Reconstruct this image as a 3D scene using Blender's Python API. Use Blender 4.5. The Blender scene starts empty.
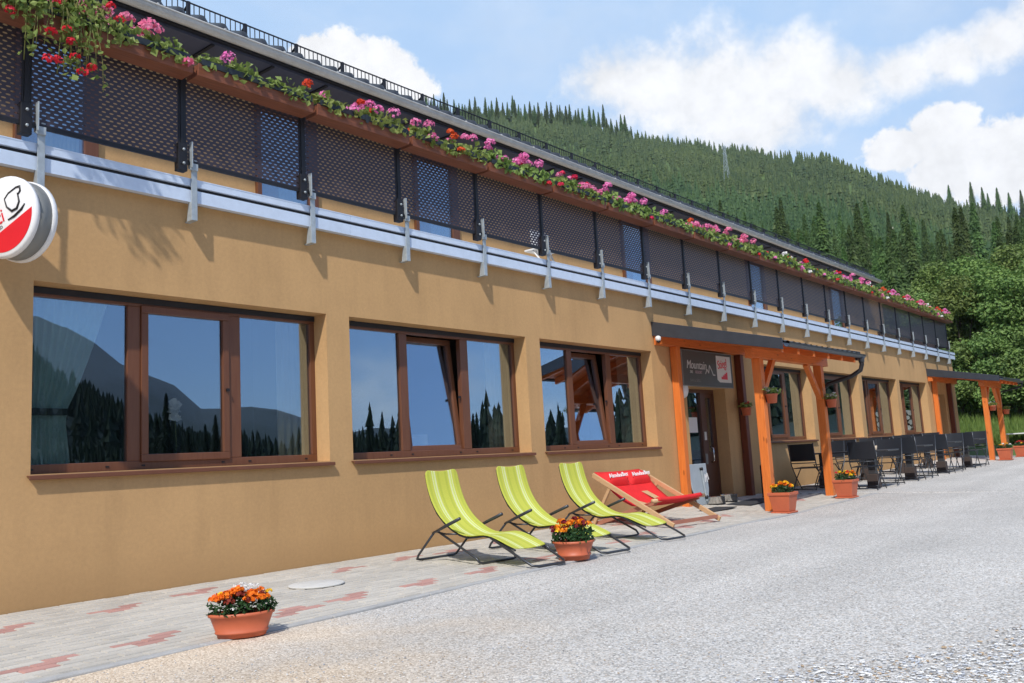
import bpy, bmesh, math, random
import numpy as np
from mathutils import Vector, Matrix, Euler

C = bpy.context.scene.collection
S = bpy.context.scene
R = math.radians
PI = math.pi
rnd = random.Random(7)
nrg = np.random.default_rng(11)

# ------------------------------------------------------------------ camera, sky, sun, exposure
cd = bpy.data.cameras.new('camera')
cd.sensor_width = 36.0
cd.lens = 31.09
cd.clip_start = 0.05
cd.clip_end = 6000
cam = bpy.data.objects.new('camera', cd)
C.objects.link(cam)
CAM = Vector((0, -7.8343, 0.98515))
mw = Matrix.Rotation(-0.885658, 4, 'Z') @ Matrix.Rotation(PI / 2 + 0.134392, 4, 'X') @ Matrix.Rotation(-0.056535, 4, 'Z')
mw.translation = CAM
cam.matrix_world = mw
S.camera = cam

S.view_settings.view_transform = 'Standard'
S.view_settings.look = 'None'
S.view_settings.exposure = 0.06
S.view_settings.gamma = 1.0
S.render.engine = 'CYCLES'
S.cycles.max_bounces = 8
S.cycles.transparent_max_bounces = 16

SUN = Vector((-1.8, -1.0, 2.35)).normalized()       # towards the sun
sl = bpy.data.lights.new('sun', 'SUN')
sl.energy = 3.9
sl.angle = R(1.4)
sl.color = (1.0, 0.955, 0.88)
so = bpy.data.objects.new('sun', sl)
C.objects.link(so)
so.rotation_euler = (-SUN).to_track_quat('-Z', 'Y').to_euler()

world = bpy.data.worlds.new('World')
S.world = world
world.use_nodes = True
wt = world.node_tree
for n in list(wt.nodes):
    wt.nodes.remove(n)


class NT:
    def __init__(self, tree):
        self.t = tree

    def n(self, typ, **kw):
        nd = self.t.nodes.new(typ)
        for k, v in kw.items():
            if k == 'inp':
                for kk, vv in v.items():
                    self.set(nd.inputs[kk], vv)
            else:
                setattr(nd, k, v)
        return nd

    def set(self, sock, v):
        if isinstance(v, bpy.types.NodeSocket):
            self.t.links.new(v, sock)
        else:
            sock.default_value = v

    def m(self, op, a, b=None, c=None, clamp=False):
        nd = self.t.nodes.new('ShaderNodeMath')
        nd.operation = op
        nd.use_clamp = clamp
        self.set(nd.inputs[0], a)
        if b is not None:
            self.set(nd.inputs[1], b)
        if c is not None:
            self.set(nd.inputs[2], c)
        return nd.outputs[0]

    def vm(self, op, a, b=None):
        nd = self.t.nodes.new('ShaderNodeVectorMath')
        nd.operation = op
        self.set(nd.inputs[0], a)
        if b is not None:
            self.set(nd.inputs[1], b)
        return nd.outputs['Value'] if op in ('DISTANCE', 'LENGTH', 'DOT_PRODUCT') else nd.outputs[0]

    def mix(self, f, a, b):
        nd = self.t.nodes.new('ShaderNodeMix')
        nd.data_type = 'RGBA'
        self.set(nd.inputs[0], f)
        self.set(nd.inputs[6], a if isinstance(a, bpy.types.NodeSocket) else (*a[:3], 1))
        self.set(nd.inputs[7], b if isinstance(b, bpy.types.NodeSocket) else (*b[:3], 1))
        return nd.outputs[2]

    def noise(self, vec, scale, detail=4, rough=0.55, dist=0.0):
        nd = self.t.nodes.new('ShaderNodeTexNoise')
        if vec is not None:
            self.t.links.new(vec, nd.inputs['Vector'])
        nd.inputs['Scale'].default_value = scale
        nd.inputs['Detail'].default_value = detail
        nd.inputs['Roughness'].default_value = rough
        nd.inputs['Distortion'].default_value = dist
        return nd.outputs['Fac']

    def rng(self, v, a, b, c=0.0, d=1.0, smooth=False):
        nd = self.t.nodes.new('ShaderNodeMapRange')
        if smooth:
            nd.interpolation_type = 'SMOOTHSTEP'
        self.set(nd.inputs['Value'], v)
        nd.inputs['From Min'].default_value = a
        nd.inputs['From Max'].default_value = b
        nd.inputs['To Min'].default_value = c
        nd.inputs['To Max'].default_value = d
        return nd.outputs[0]


def build_world():
    T = NT(wt)
    sky = T.n('ShaderNodeTexSky', sky_type='NISHITA')
    sky.sun_disc = False
    sky.sun_elevation = math.asin(SUN.z)
    sky.sun_rotation = math.atan2(SUN.x, SUN.y)
    sky.altitude = 900
    sky.air_density = 1.0
    sky.dust_density = 1.2
    sky.ozone_density = 1.6
    tc = T.n('ShaderNodeTexCoord')
    d = tc.outputs['Generated']
    dz = T.vm('MULTIPLY', d, (1.0, 1.0, 1.5))
    n1 = T.noise(d, 13.0, 8, 0.56)
    n2 = T.noise(d, 42.0, 6, 0.62)
    puff = T.m('ADD', T.m('MULTIPLY', T.m('SUBTRACT', n1, 0.5), 2.6), T.m('MULTIPLY', T.m('SUBTRACT', n2, 0.5), 1.5))
    blobs = [((0.560, 0.705, 0.437), .035), ((0.585, 0.688, 0.430), .050), ((0.612, 0.668, 0.420), .055), ((0.634, 0.652, 0.405), .042),
             ((0.926, 0.232, 0.290), .040), ((0.931, 0.198, 0.305), .038), ((0.945, 0.186, 0.266), .060), ((0.951, 0.150, 0.264), .060),
             ((0.959, 0.120, 0.250), .075), ((0.962, 0.09, 0.275), .07),
             ]
    soft = [((0.775, 0.480, 0.402), .07), ((0.800, 0.445, 0.390), .08), ((0.835, 0.395, 0.375), .11), ((0.870, 0.320, 0.380), .08), ((0.888, 0.275, 0.362), .07), ((0.865, 0.360, 0.345), .10),
            ((0.905, 0.222, 0.362), .045), ((0.915, 0.175, 0.366), .045), ((0.922, 0.135, 0.372), .05), ((0.927, 0.09, 0.380), .06)]

    def cover(bl):
        cur = None
        for c, r in bl:
            v = Vector(c).normalized()
            ds = T.vm('DISTANCE', dz, (v.x, v.y, v.z * 1.5))
            x = T.m('SUBTRACT', 1.0, T.m('DIVIDE', ds, r))
            cur = x if cur is None else T.m('MAXIMUM', cur, x)
        return cur
    sharp = T.rng(T.m('ADD', cover(blobs), T.m('MULTIPLY', puff, 0.62)), 0.02, 0.30, 0, 1, True)
    softc = T.rng(T.m('ADD', cover(soft), T.m('MULTIPLY', puff, 0.55)), -0.12, 0.70, 0, 0.97, True)
    # fair-weather cloud for the rest of the sky (south side, mirrored in the windows)
    gen = T.rng(T.noise(dz, 3.2, 7, 0.55), 0.54, 0.72, 0, 0.85, True)
    sep = T.n('ShaderNodeSeparateXYZ', inp={0: d})
    south = T.rng(sep.outputs[1], 0.05, -0.1)
    gen = T.m('MULTIPLY', gen, south)
    veil = T.rng(T.noise(T.vm('MULTIPLY', d, (1.0, 2.2, 3.5)), 3.5, 6, 0.6), 0.35, 0.75, 0.0, 0.22, True)
    north = T.rng(sep.outputs[1], -0.05, 0.1)
    veil = T.m('MULTIPLY', veil, north)
    cl = T.m('MAXIMUM', T.m('MAXIMUM', sharp, softc), T.m('MAXIMUM', gen, veil))
    # body shading of the clouds themselves: slightly greyer in places
    shade = T.rng(T.m('ADD', T.m('MULTIPLY', n1, 0.6), T.m('MULTIPLY', n2, 0.4)), 0.35, 0.62, 6.0, 7.5)
    ccol = T.n('ShaderNodeCombineColor')
    T.set(ccol.inputs[0], T.m('MULTIPLY', shade, 0.985))
    T.set(ccol.inputs[1], T.m('MULTIPLY', shade, 0.995))
    T.set(ccol.inputs[2], T.m('MULTIPLY', shade, 1.02))
    # thin high cloud that pales the blue on the north side
    thin = T.m('MULTIPLY', T.rng(sep.outputs[1], -0.25, 0.25, 0.42, 0.84), T.rng(sep.outputs[2], 0.0, 0.9, 1.0, 0.9))
    pale = T.mix(T.rng(sep.outputs[1], -0.25, 0.2), (2.2, 3.9, 7.4), (3.75, 5.35, 7.6))
    skyc = T.mix(thin, sky.outputs[0], pale)
    col = T.mix(cl, skyc, ccol.outputs[0])
    bg = T.n('ShaderNodeBackground', inp={'Color': col, 'Strength': 0.14})
    out = T.n('ShaderNodeOutputWorld')
    wt.links.new(bg.outputs[0], out.inputs[0])


build_world()

# ------------------------------------------------------------------ helpers: tags, meshes
def tag(o, label=None, cat=None, group=None, kind=None):
    if label:
        o['label'] = label
    if cat:
        o['category'] = cat
    if group:
        o['group'] = group
    if kind:
        o['kind'] = kind
    return o


def thing(name, label, cat, loc=(0, 0, 0), rz=0.0, group=None):
    o = bpy.data.objects.new(name, None)
    o.empty_display_size = 0.2
    C.objects.link(o)
    o.location = loc
    o.rotation_euler = (0, 0, rz)
    return tag(o, label, cat, group)


def children(o):
    return [c for c in C.objects if c.parent == o]


def copy_tree(o, parent=None):
    kids = children(o)
    c = o.copy()
    C.objects.link(c)
    if parent is not None:
        c.parent = parent
    for ch in kids:
        copy_tree(ch, c)
    return c


class MB:
    """collects shapes and links them as one mesh object"""
    def __init__(self):
        self.v = []
        self.f = []
        self.mi = []
        self.sm = []

    def add(self, verts, faces, mi=0, smooth=False):
        b = len(self.v)
        self.v += [tuple(p) for p in verts]
        for f in faces:
            self.f.append([i + b for i in f])
            self.mi.append(mi)
            self.sm.append(smooth)
        return self

    def box(self, c, s, rot=None, mi=0):
        x, y, z = s[0] / 2, s[1] / 2, s[2] / 2
        vs = [Vector(p) for p in ((-x, -y, -z), (x, -y, -z), (x, y, -z), (-x, y, -z), (-x, -y, z), (x, -y, z), (x, y, z), (-x, y, z))]
        if rot is not None:
            m = rot if isinstance(rot, Matrix) else Euler(rot).to_matrix()
            vs = [m @ p for p in vs]
        c = Vector(c)
        return self.add([p + c for p in vs], [(3, 2, 1, 0), (4, 5, 6, 7), (0, 1, 5, 4), (1, 2, 6, 5), (2, 3, 7, 6), (3, 0, 4, 7)], mi)

    def bx(self, x0, x1, y0, y1, z0, z1, mi=0):
        return self.box(((x0 + x1) / 2, (y0 + y1) / 2, (z0 + z1) / 2), (abs(x1 - x0), abs(y1 - y0), abs(z1 - z0)), None, mi)

    def bar(self, p0, p1, w, h, up=(0, 0, 1), mi=0):
        p0, p1 = Vector(p0), Vector(p1)
        d = (p1 - p0)
        L = d.length
        d.normalize()
        up = Vector(up)
        if abs(d.dot(up)) > 0.99:
            up = Vector((0, 1, 0))
        s = d.cross(up).normalized()
        u = s.cross(d).normalized()
        m = Matrix((d, s, u)).transposed()
        return self.box((p0 + p1) / 2, (L, w, h), m, mi)

    def tube(self, pts, r, n=8, mi=0, cap=True, smooth=True):
        pts = [Vector(p) for p in pts]
        rs = r if isinstance(r, (list, tuple)) else [r] * len(pts)
        vs = []
        prev = None
        for i, p in enumerate(pts):
            a = pts[max(i - 1, 0)]
            b = pts[min(i + 1, len(pts) - 1)]
            d = (b - a).normalized()
            if prev is None:
                s = d.orthogonal().normalized()
            else:
                s = (prev - d * prev.dot(d))
                s = s.normalized() if s.length > 1e-6 else d.orthogonal().normalized()
            prev = s
            u = d.cross(s)
            for k in range(n):
                a_ = 2 * PI * k / n
                vs.append(p + (s * math.cos(a_) + u * math.sin(a_)) * rs[i])
        fs = []
        for i in range(len(pts) - 1):
            for k in range(n):
                k2 = (k + 1) % n
                fs.append((i * n + k, i * n + k2, (i + 1) * n + k2, (i + 1) * n + k))
        if cap:
            fs.append(tuple(reversed(range(n))))
            fs.append(tuple((len(pts) - 1) * n + k for k in range(n)))
        return self.add(vs, fs, mi, smooth)

    def lathe(self, prof, c=(0, 0, 0), n=24, sx=1.0, sy=1.0, mi=0, smooth=True, axis='Z'):
        c = Vector(c)
        vs = []
        for (r, z) in prof:
            for k in range(n):
                a = 2 * PI * k / n
                p = Vector((r * math.cos(a) * sx, r * math.sin(a) * sy, z))
                if axis == 'X':
                    p = Vector((p.z, p.x, p.y))
                elif axis == 'Y':
                    p = Vector((p.x, p.z, p.y))
                vs.append(p + c)
        fs = []
        for i in range(len(prof) - 1):
            for k in range(n):
                k2 = (k + 1) % n
                fs.append((i * n + k, i * n + k2, (i + 1) * n + k2, (i + 1) * n + k))
        fs.append(tuple(reversed(range(n))))
        fs.append(tuple((len(prof) - 1) * n + k for k in range(n)))
        return self.add(vs, fs, mi, smooth)

    def prism(self, poly, d, mi=0):
        d = Vector(d)
        n = len(poly)
        a = [Vector(p) for p in poly]
        vs = a + [p + d for p in a]
        fs = [tuple(reversed(range(n))), tuple(range(n, 2 * n))]
        for k in range(n):
            k2 = (k + 1) % n
            fs.append((k, k2, n + k2, n + k))
        return self.add(vs, fs, mi)

    def build(self, name, mat, parent=None, bevel=0.0, seg=2, fixn=True):
        me = bpy.data.meshes.new(name)
        me.from_pydata(self.v, [], self.f)
        mats = mat if isinstance(mat, (list, tuple)) else [mat]
        for m in mats:
            me.materials.append(m)
        me.polygons.foreach_set('material_index', self.mi)
        me.polygons.foreach_set('use_smooth', self.sm)
        if fixn:
            b = bmesh.new()
            b.from_mesh(me)
            bmesh.ops.recalc_face_normals(b, faces=b.faces)
            b.to_mesh(me)
            b.free()
        me.update()
        o = bpy.data.objects.new(name, me)
        C.objects.link(o)
        if parent is not None:
            o.parent = parent
        if bevel > 0:
            md = o.modifiers.new('edge', 'BEVEL')
            md.width = bevel
            md.segments = seg
            md.limit_method = 'ANGLE'
            md.angle_limit = R(40)
        return o


def np_mesh(name, V, F, mats, mi=None, parent=None, smooth=False):
    """V (n,3), F (m,k) with k = 3 or 4"""
    me = bpy.data.meshes.new(name)
    V = np.asarray(V, np.float32)
    F = np.asarray(F, np.int32)
    k = F.shape[1]
    me.vertices.add(len(V))
    me.vertices.foreach_set('co', V.ravel())
    me.loops.add(F.size)
    me.loops.foreach_set('vertex_index', F.ravel())
    me.polygons.add(len(F))
    me.polygons.foreach_set('loop_start', np.arange(len(F), dtype=np.int32) * k)
    me.polygons.foreach_set('loop_total', np.full(len(F), k, np.int32))
    mats = mats if isinstance(mats, (list, tuple)) else [mats]
    for m in mats:
        me.materials.append(m)
    if mi is not None:
        me.polygons.foreach_set('material_index', np.asarray(mi, np.int32))
    me.polygons.foreach_set('use_smooth', np.full(len(F), smooth))
    me.update(calc_edges=True)
    o = bpy.data.objects.new(name, me)
    C.objects.link(o)
    if parent is not None:
        o.parent = parent
    return o


def leaf_quads(cen, size, aspect=0.55, up=0.3, g=nrg, outdir=None, fold=0.15):
    """pointed four-corner leaves with random tilt; returns V, F"""
    n = len(cen)
    nrm = g.normal(size=(n, 3))
    if outdir is not None:
        nrm = nrm * 0.7 + outdir
    nrm[:, 2] += up
    nrm /= np.linalg.norm(nrm, axis=1)[:, None] + 1e-9
    t = g.normal(size=(n, 3))
    t -= nrm * (t * nrm).sum(1)[:, None]
    t /= np.linalg.norm(t, axis=1)[:, None] + 1e-9
    b = np.cross(nrm, t)
    s = (size * g.uniform(0.65, 1.3, n))[:, None]
    a = aspect
    V = np.stack([cen - t * s * .5, cen + b * s * a * .5 + nrm * s * fold, cen + t * s * .5, cen - b * s * a * .5 + nrm * s * fold], 1).reshape(-1, 3)
    F = np.arange(n * 4).reshape(n, 4)
    return V, F


# ------------------------------------------------------------------ materials
def mat(name, col, rough=0.6, metal=0.0, var=0.12, vscale=6.0, bump=0.0, bscale=120.0, spec=0.5, stretch=None, obj_random=0.0, dirt=0.0):
    m = bpy.data.materials.new(name)
    m.use_nodes = True
    t = m.node_tree
    T = NT(t)
    p = t.nodes['Principled BSDF']
    p.inputs['Roughness'].default_value = rough
    p.inputs['Metallic'].default_value = metal
    p.inputs['Specular IOR Level'].default_value = spec
    tc = T.n('ShaderNodeTexCoord').outputs['Object']
    v = tc if stretch is None else T.vm('MULTIPLY', tc, stretch)
    f = T.noise(v, vscale, 5, 0.6)
    k = T.rng(f, 0.25, 0.75, 1 - var, 1 + var)
    if obj_random:
        oi = T.n('ShaderNodeObjectInfo').outputs['Random']
        k = T.m('MULTIPLY', k, T.rng(oi, 0, 1, 1 - obj_random, 1 + obj_random))
    hsv = T.n('ShaderNodeHueSaturation', inp={'Color': (*col, 1), 'Value': k})
    c = hsv.outputs[0]
    if dirt:
        c = T.mix(T.rng(T.noise(tc, 2.3, 6, 0.65), 0.52, 0.8, 0, dirt), c, (col[0] * .45, col[1] * .45, col[2] * .42))
    t.links.new(c, p.inputs['Base Color'])
    if bump:
        b = T.n('ShaderNodeBump', inp={'Strength': bump, 'Distance': 0.01, 'Height': T.noise(v, bscale, 3, 0.6)})
        t.links.new(b.outputs[0], p.inputs['Normal'])
    return m


def wood(name, col, dark, rough=0.5, scale=3.0, axis=0, var=0.5, knots=True):
    m = bpy.data.materials.new(name)
    m.use_nodes = True
    t = m.node_tree
    T = NT(t)
    p = t.nodes['Principled BSDF']
    p.inputs['Roughness'].default_value = rough
    tc = T.n('ShaderNodeTexCoord').outputs['Object']
    st = [14.0, 14.0, 14.0]
    st[axis] = 0.9
    v = T.vm('MULTIPLY', tc, tuple(st))
    g1 = T.noise(v, scale, 6, 0.65, 0.4)
    g2 = T.noise(tc, 1.7, 3, 0.5)
    f = T.m('ADD', T.m('MULTIPLY', g1, 0.75), T.m('MULTIPLY', g2, 0.25))
    c = T.mix(T.rng(f, 0.38, 0.66, 0, var), col, dark)
    if knots:
        kst = [9.0, 9.0, 9.0]
        kst[axis] = 3.0
        vo = T.n('ShaderNodeTexVoronoi', inp={'Vector': T.vm('MULTIPLY', tc, tuple(kst)), 'Scale': 1.0})
        c = T.mix(T.rng(vo.outputs['Distance'], 0.10, 0.17, 0.7, 0.0), c, (dark[0] * .5, dark[1] * .5, dark[2] * .5))
    t.links.new(c, p.inputs['Base Color'])
    b = T.n('ShaderNodeBump', inp={'Strength': 0.25, 'Distance': 0.003, 'Height': g1})
    t.links.new(b.outputs[0], p.inputs['Normal'])
    return m


def foliage_mat(name, c1, c2, scale=0.5, objr=0.25, rough=0.55, trans=0.25, island=0.3):
    m = bpy.data.materials.new(name)
    m.use_nodes = True
    t = m.node_tree
    T = NT(t)
    p = t.nodes['Principled BSDF']
    p.inputs['Roughness'].default_value = rough
    p.inputs['Specular IOR Level'].default_value = 0.25
    tc = T.n('ShaderNodeTexCoord').outputs['Object']
    geo = T.n('ShaderNodeNewGeometry')
    f = T.noise(tc, scale, 4, 0.6)
    f = T.m('ADD', T.m('MULTIPLY', T.rng(f, 0.3, 0.7), 1 - island), T.m('MULTIPLY', geo.outputs['Random Per Island'], island))
    c = T.mix(f, c1, c2)
    oi = T.n('ShaderNodeObjectInfo').outputs['Random']
    hs = T.n('ShaderNodeHueSaturation', inp={'Color': c, 'Value': T.rng(oi, 0, 1, 1 - objr, 1 + objr), 'Hue': T.rng(oi, 0, 1, 0.478, 0.52)})
    t.links.new(hs.outputs[0], p.inputs['Base Color'])
    tr = T.n('ShaderNodeBsdfTranslucent')
    t.links.new(hs.outputs[0], tr.inputs[0])
    mx = T.n('ShaderNodeMixShader', inp={0: trans})
    t.links.new(p.outputs[0], mx.inputs[1])
    t.links.new(tr.outputs[0], mx.inputs[2])
    t.links.new(mx.outputs[0], t.nodes['Material Output'].inputs[0])
    return m


def glass_mat():
    m = bpy.data.materials.new('window_glass')
    m.use_nodes = True
    t = m.node_tree
    t.nodes.remove(t.nodes['Principled BSDF'])
    T = NT(t)
    gl = T.n('ShaderNodeBsdfGlossy', inp={'Color': (0.66, 0.82, 1.0, 1), 'Roughness': 0.0})
    tr = T.n('ShaderNodeBsdfTransparent', inp={'Color': (0.80, 0.84, 0.84, 1)})
    lw = T.n('ShaderNodeLayerWeight', inp={'Blend': 0.5})
    f = T.rng(lw.outputs['Facing'], 0.0, 1.0, 0.24, 0.70)
    tc = T.n('ShaderNodeTexCoord').outputs['Object']
    b = T.n('ShaderNodeBump', inp={'Strength': 0.05, 'Distance': 0.02, 'Height': T.noise(tc, 1.1, 1, 0.4)})
    t.links.new(b.outputs[0], gl.inputs['Normal'])
    mx = T.n('ShaderNodeMixShader', inp={0: f})
    t.links.new(tr.outputs[0], mx.inputs[1])
    t.links.new(gl.outputs[0], mx.inputs[2])
    t.links.new(mx.outputs[0], t.nodes['Material Output'].inputs[0])
    return m


def plaster_mat(name, col):
    m = bpy.data.materials.new(name)
    m.use_nodes = True
    t = m.node_tree
    T = NT(t)
    p = t.nodes['Principled BSDF']
    p.inputs['Roughness'].default_value = 0.93
    p.inputs['Specular IOR Level'].default_value = 0.15
    tc = T.n('ShaderNodeTexCoord').outputs['Object']
    a = T.noise(tc, 0.7, 6, 0.6)
    g = T.noise(tc, 190.0, 2, 0.6)
    st = T.noise(T.vm('MULTIPLY', tc, (3.0, 3.0, 0.5)), 1.6, 5, 0.6)
    k = T.m('ADD', T.rng(a, 0.3, 0.7, 0.90, 1.05), T.m('ADD', T.rng(g, 0.3, 0.7, -0.09, 0.09), T.rng(T.noise(tc, 28.0, 3, 0.6), 0.3, 0.7, -0.045, 0.045)))
    k = T.m('ADD', k, T.rng(st, 0.45, 0.75, 0.0, -0.09))
    hs = T.n('ShaderNodeHueSaturation', inp={'Color': (*col, 1), 'Value': k})
    # splash dirt of the lowest half metre
    z = T.n('ShaderNodeSeparateXYZ', inp={0: tc}).outputs[2]
    zz = T.m('ADD', z, T.m('MULTIPLY', T.m('SUBTRACT', st, 0.5), 0.35))
    c = T.mix(T.rng(zz, 0.02, 0.34, 0.42, 0.0), hs.outputs[0], (col[0] * .62, col[1] * .60, col[2] * .6))
    t.links.new(c, p.inputs['Base Color'])
    b = T.n('ShaderNodeBump', inp={'Strength': 0.5, 'Distance': 0.004, 'Height': g})
    t.links.new(b.outputs[0], p.inputs['Normal'])
    return m


def gravel_mat():
    m = bpy.data.materials.new('gravel')
    m.use_nodes = True
    t = m.node_tree
    T = NT(t)
    p = t.nodes['Principled BSDF']
    p.inputs['Roughness'].default_value = 0.95
    p.inputs['Specular IOR Level'].default_value = 0.12
    tc = T.n('ShaderNodeTexCoord').outputs['Object']
    vo = T.n('ShaderNodeTexVoronoi', inp={'Vector': tc, 'Scale': 105.0, 'Randomness': 1.0})
    sepc = T.n('ShaderNodeSeparateColor', inp={0: vo.outputs['Color']})
    v1 = sepc.outputs[0]
    v2 = sepc.outputs[1]
    big = T.n('ShaderNodeTexVoronoi', inp={'Vector': tc, 'Scale': 52.0, 'Randomness': 1.0})
    bv = T.n('ShaderNodeSeparateColor', inp={0: big.outputs['Color']}).outputs[0]
    base = T.mix(T.rng(v1, 0.0, 1.0), (0.32, 0.305, 0.283), (0.72, 0.688, 0.643))
    base = T.mix(T.rng(v2, 0.86, 0.97, 0, 0.5), base, (0.46, 0.33, 0.22))
    base = T.mix(T.rng(v2, 0.14, 0.04, 0, 0.7), base, (0.17, 0.165, 0.165))
    base = T.mix(T.rng(bv, 0.72, 0.95, 0, 0.4), base, (0.74, 0.73, 0.72))
    # warm sandy zone close to the paving at the left, broad tone patches
    sx = T.n('ShaderNodeSeparateXYZ', inp={0: tc})
    patch = T.noise(tc, 0.45, 4, 0.6)
    w = T.m('ADD', T.rng(sx.outputs[0], 6.2, 1.5), T.m('MULTIPLY', T.m('SUBTRACT', patch, 0.5), 1.5))
    w = T.m('MULTIPLY', T.rng(w, 0.25, 0.85, 0, 1, True), T.rng(sx.outputs[1], -5.6, -4.0, 0, 1, True))
    base = T.mix(T.m('MULTIPLY', w, 1.0), base, T.mix(v1, (0.44, 0.335, 0.235), (0.80, 0.68, 0.54)))
    # wheel tracks: long compacted bands running along the house
    trk = T.noise(T.vm('MULTIPLY', tc, (0.10, 1.25, 1.0)), 1.0, 3, 0.55)
    kk = T.m('ADD', T.rng(patch, 0.3, 0.7, 0.91, 1.06), T.rng(trk, 0.38, 0.62, -0.06, 0.06))
    hs = T.n('ShaderNodeHueSaturation', inp={'Color': base, 'Value': kk})
    t.links.new(hs.outputs[0], p.inputs['Base Color'])
    h = T.m('ADD', T.m('MULTIPLY', vo.outputs['Distance'], -1.0), T.m('MULTIPLY', big.outputs['Distance'], -0.8))
    b = T.n('ShaderNodeBump', inp={'Strength': 0.6, 'Distance': 0.008, 'Height': h})
    t.links.new(b.outputs[0], p.inputs['Normal'])
    return m


def mesh_metal_mat():
    """dark painted expanded-metal sheet with rows of slots punched right through"""
    m = bpy.data.materials.new('perforated_metal')
    m.use_nodes = True
    t = m.node_tree
    T = NT(t)
    p = t.nodes['Principled BSDF']
    p.inputs['Base Color'].default_value = (0.064, 0.051, 0.063, 1)
    p.inputs['Roughness'].default_value = 0.42
    p.inputs['Metallic'].default_value = 0.35
    tc = T.n('ShaderNodeTexCoord').outputs['Object']
    s = T.n('ShaderNodeSeparateXYZ', inp={0: tc})
    row = T.m('DIVIDE', s.outputs[2], 0.036)
    ri = T.m('FLOOR', row)
    fz = T.m('SUBTRACT', T.m('SUBTRACT', row, ri), 0.5)
    xo = T.m('ADD', T.m('DIVIDE', s.outputs[0], 0.070), T.m('MULTIPLY', T.m('FLOORED_MODULO', ri, 2.0), 0.5))
    fx = T.m('SUBTRACT', T.m('FRACT', xo), 0.5)
    d = T.m('ADD', T.m('POWER', T.m('ABSOLUTE', T.m('DIVIDE', fx, 0.28)), 2.0), T.m('POWER', T.m('ABSOLUTE', T.m('DIVIDE', fz, 0.20)), 2.0))
    hole = T.m('LESS_THAN', d, 1.0)
    tr = T.n('ShaderNodeBsdfTransparent')
    mx = T.n('ShaderNodeMixShader', inp={0: hole})
    t.links.new(p.outputs[0], mx.inputs[1])
    t.links.new(tr.outputs[0], mx.inputs[2])
    t.links.new(mx.outputs[0], t.nodes['Material Output'].inputs[0])
    return m


def stripe_mat():
    """lime sling cloth with pale and darker stripes running the length of the lounger"""
    m = bpy.data.materials.new('lime_striped_cloth')
    m.use_nodes = True
    t = m.node_tree
    T = NT(t)
    p = t.nodes['Principled BSDF']
    p.inputs['Roughness'].default_value = 0.85
    tc = T.n('ShaderNodeTexCoord').outputs['Object']
    s = T.n('ShaderNodeSeparateXYZ', inp={0: tc})
    x = T.m('ABSOLUTE', s.outputs[0])
    ramp = T.n('ShaderNodeValToRGB')
    cr = ramp.color_ramp
    cr.interpolation = 'CONSTANT'
    lime = (0.64, 0.66, 0.10, 1)
    pale = (0.78, 0.82, 0.42, 1)
    dk = (0.56, 0.60, 0.085, 1)
    stops = [(0, lime), (.15, dk), (.27, lime), (.36, pale), (.46, (0.70, .78, .14, 1)), (.52, pale), (.58, lime), (.72, dk), (.84, lime), (.93, (.66, .72, .06, 1))]
    cr.elements[0].position = 0
    cr.elements[0].color = stops[0][1]
    cr.elements[1].position = stops[1][0]
    cr.elements[1].color = stops[1][1]
    for ps, c in stops[2:]:
        e = cr.elements.new(ps)
        e.color = c
    T.set(ramp.inputs[0], T.m('DIVIDE', x, 0.235))
    weave = T.noise(T.vm('MULTIPLY', tc, (240, 240, 240)), 1.0, 2, 0.5)
    hs = T.n('ShaderNodeHueSaturation', inp={'Color': ramp.outputs[0], 'Value': T.rng(weave, .3, .7, .9, 1.08)})
    t.links.new(hs.outputs[0], p.inputs['Base Color'])
    tr = T.n('ShaderNodeBsdfTranslucent')
    t.links.new(hs.outputs[0], tr.inputs[0])
    mx = T.n('ShaderNodeMixShader', inp={0: 0.25})
    t.links.new(p.outputs[0], mx.inputs[1])
    t.links.new(tr.outputs[0], mx.inputs[2])
    t.links.new(mx.outputs[0], t.nodes['Material Output'].inputs[0])
    return m


def paver_mat(name, col, var):
    m = bpy.data.materials.new(name)
    m.use_nodes = True
    t = m.node_tree
    T = NT(t)
    p = t.nodes['Principled BSDF']
    p.inputs['Roughness'].default_value = 0.9
    p.inputs['Specular IOR Level'].default_value = 0.15
    tc = T.n('ShaderNodeTexCoord').outputs['Object']
    g = T.n('ShaderNodeNewGeometry').outputs['Random Per Island']
    k = T.m('ADD', T.rng(g, 0, 1, 1 - var, 1 + var), T.rng(T.noise(tc, 70, 3, .6), .3, .7, -.08, .08))
    k = T.m('ADD', k, T.rng(T.noise(tc, 0.9, 5, .65), .35, .7, .05, -.14))
    hs = T.n('ShaderNodeHueSaturation', inp={'Color': (*col, 1), 'Value': k})
    t.links.new(hs.outputs[0], p.inputs['Base Color'])
    return m


M = {}
M['plaster'] = plaster_mat('tan_plaster', (0.575, 0.353, 0.166))
M['frame'] = wood('brown_window_wood', (0.165, 0.066, 0.032), (0.11, 0.033, 0.014), 0.4, 3, 2, 0.6, False)
M['framex'] = wood('brown_window_wood_rail', (0.20, 0.065, 0.028), (0.11, 0.033, 0.014), 0.4, 3, 0, 0.6, False)
M['sill'] = mat('brown_sill_metal', (0.17, 0.062, 0.032), 0.42, 0.1, 0.12)
M['glass'] = glass_mat()
M['steel'] = mat('galvanised_steel', (0.64, 0.735, 0.88), 0.52, 0.1, 0.07, 9, dirt=0.15)
M['steel_br'] = mat('galvanised_bracket', (0.42, 0.47, 0.50), 0.5, 0.3, 0.18, 14)
M['black'] = mat('black_painted_metal', (0.018, 0.017, 0.02), 0.45, 0.2, 0.15)
M['perf'] = mesh_metal_mat()
M['boxwood'] = wood('reddish_box_wood', (0.27, 0.092, 0.045), (0.13, 0.040, 0.020), 0.55, 3, 0, 0.8, False)
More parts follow.
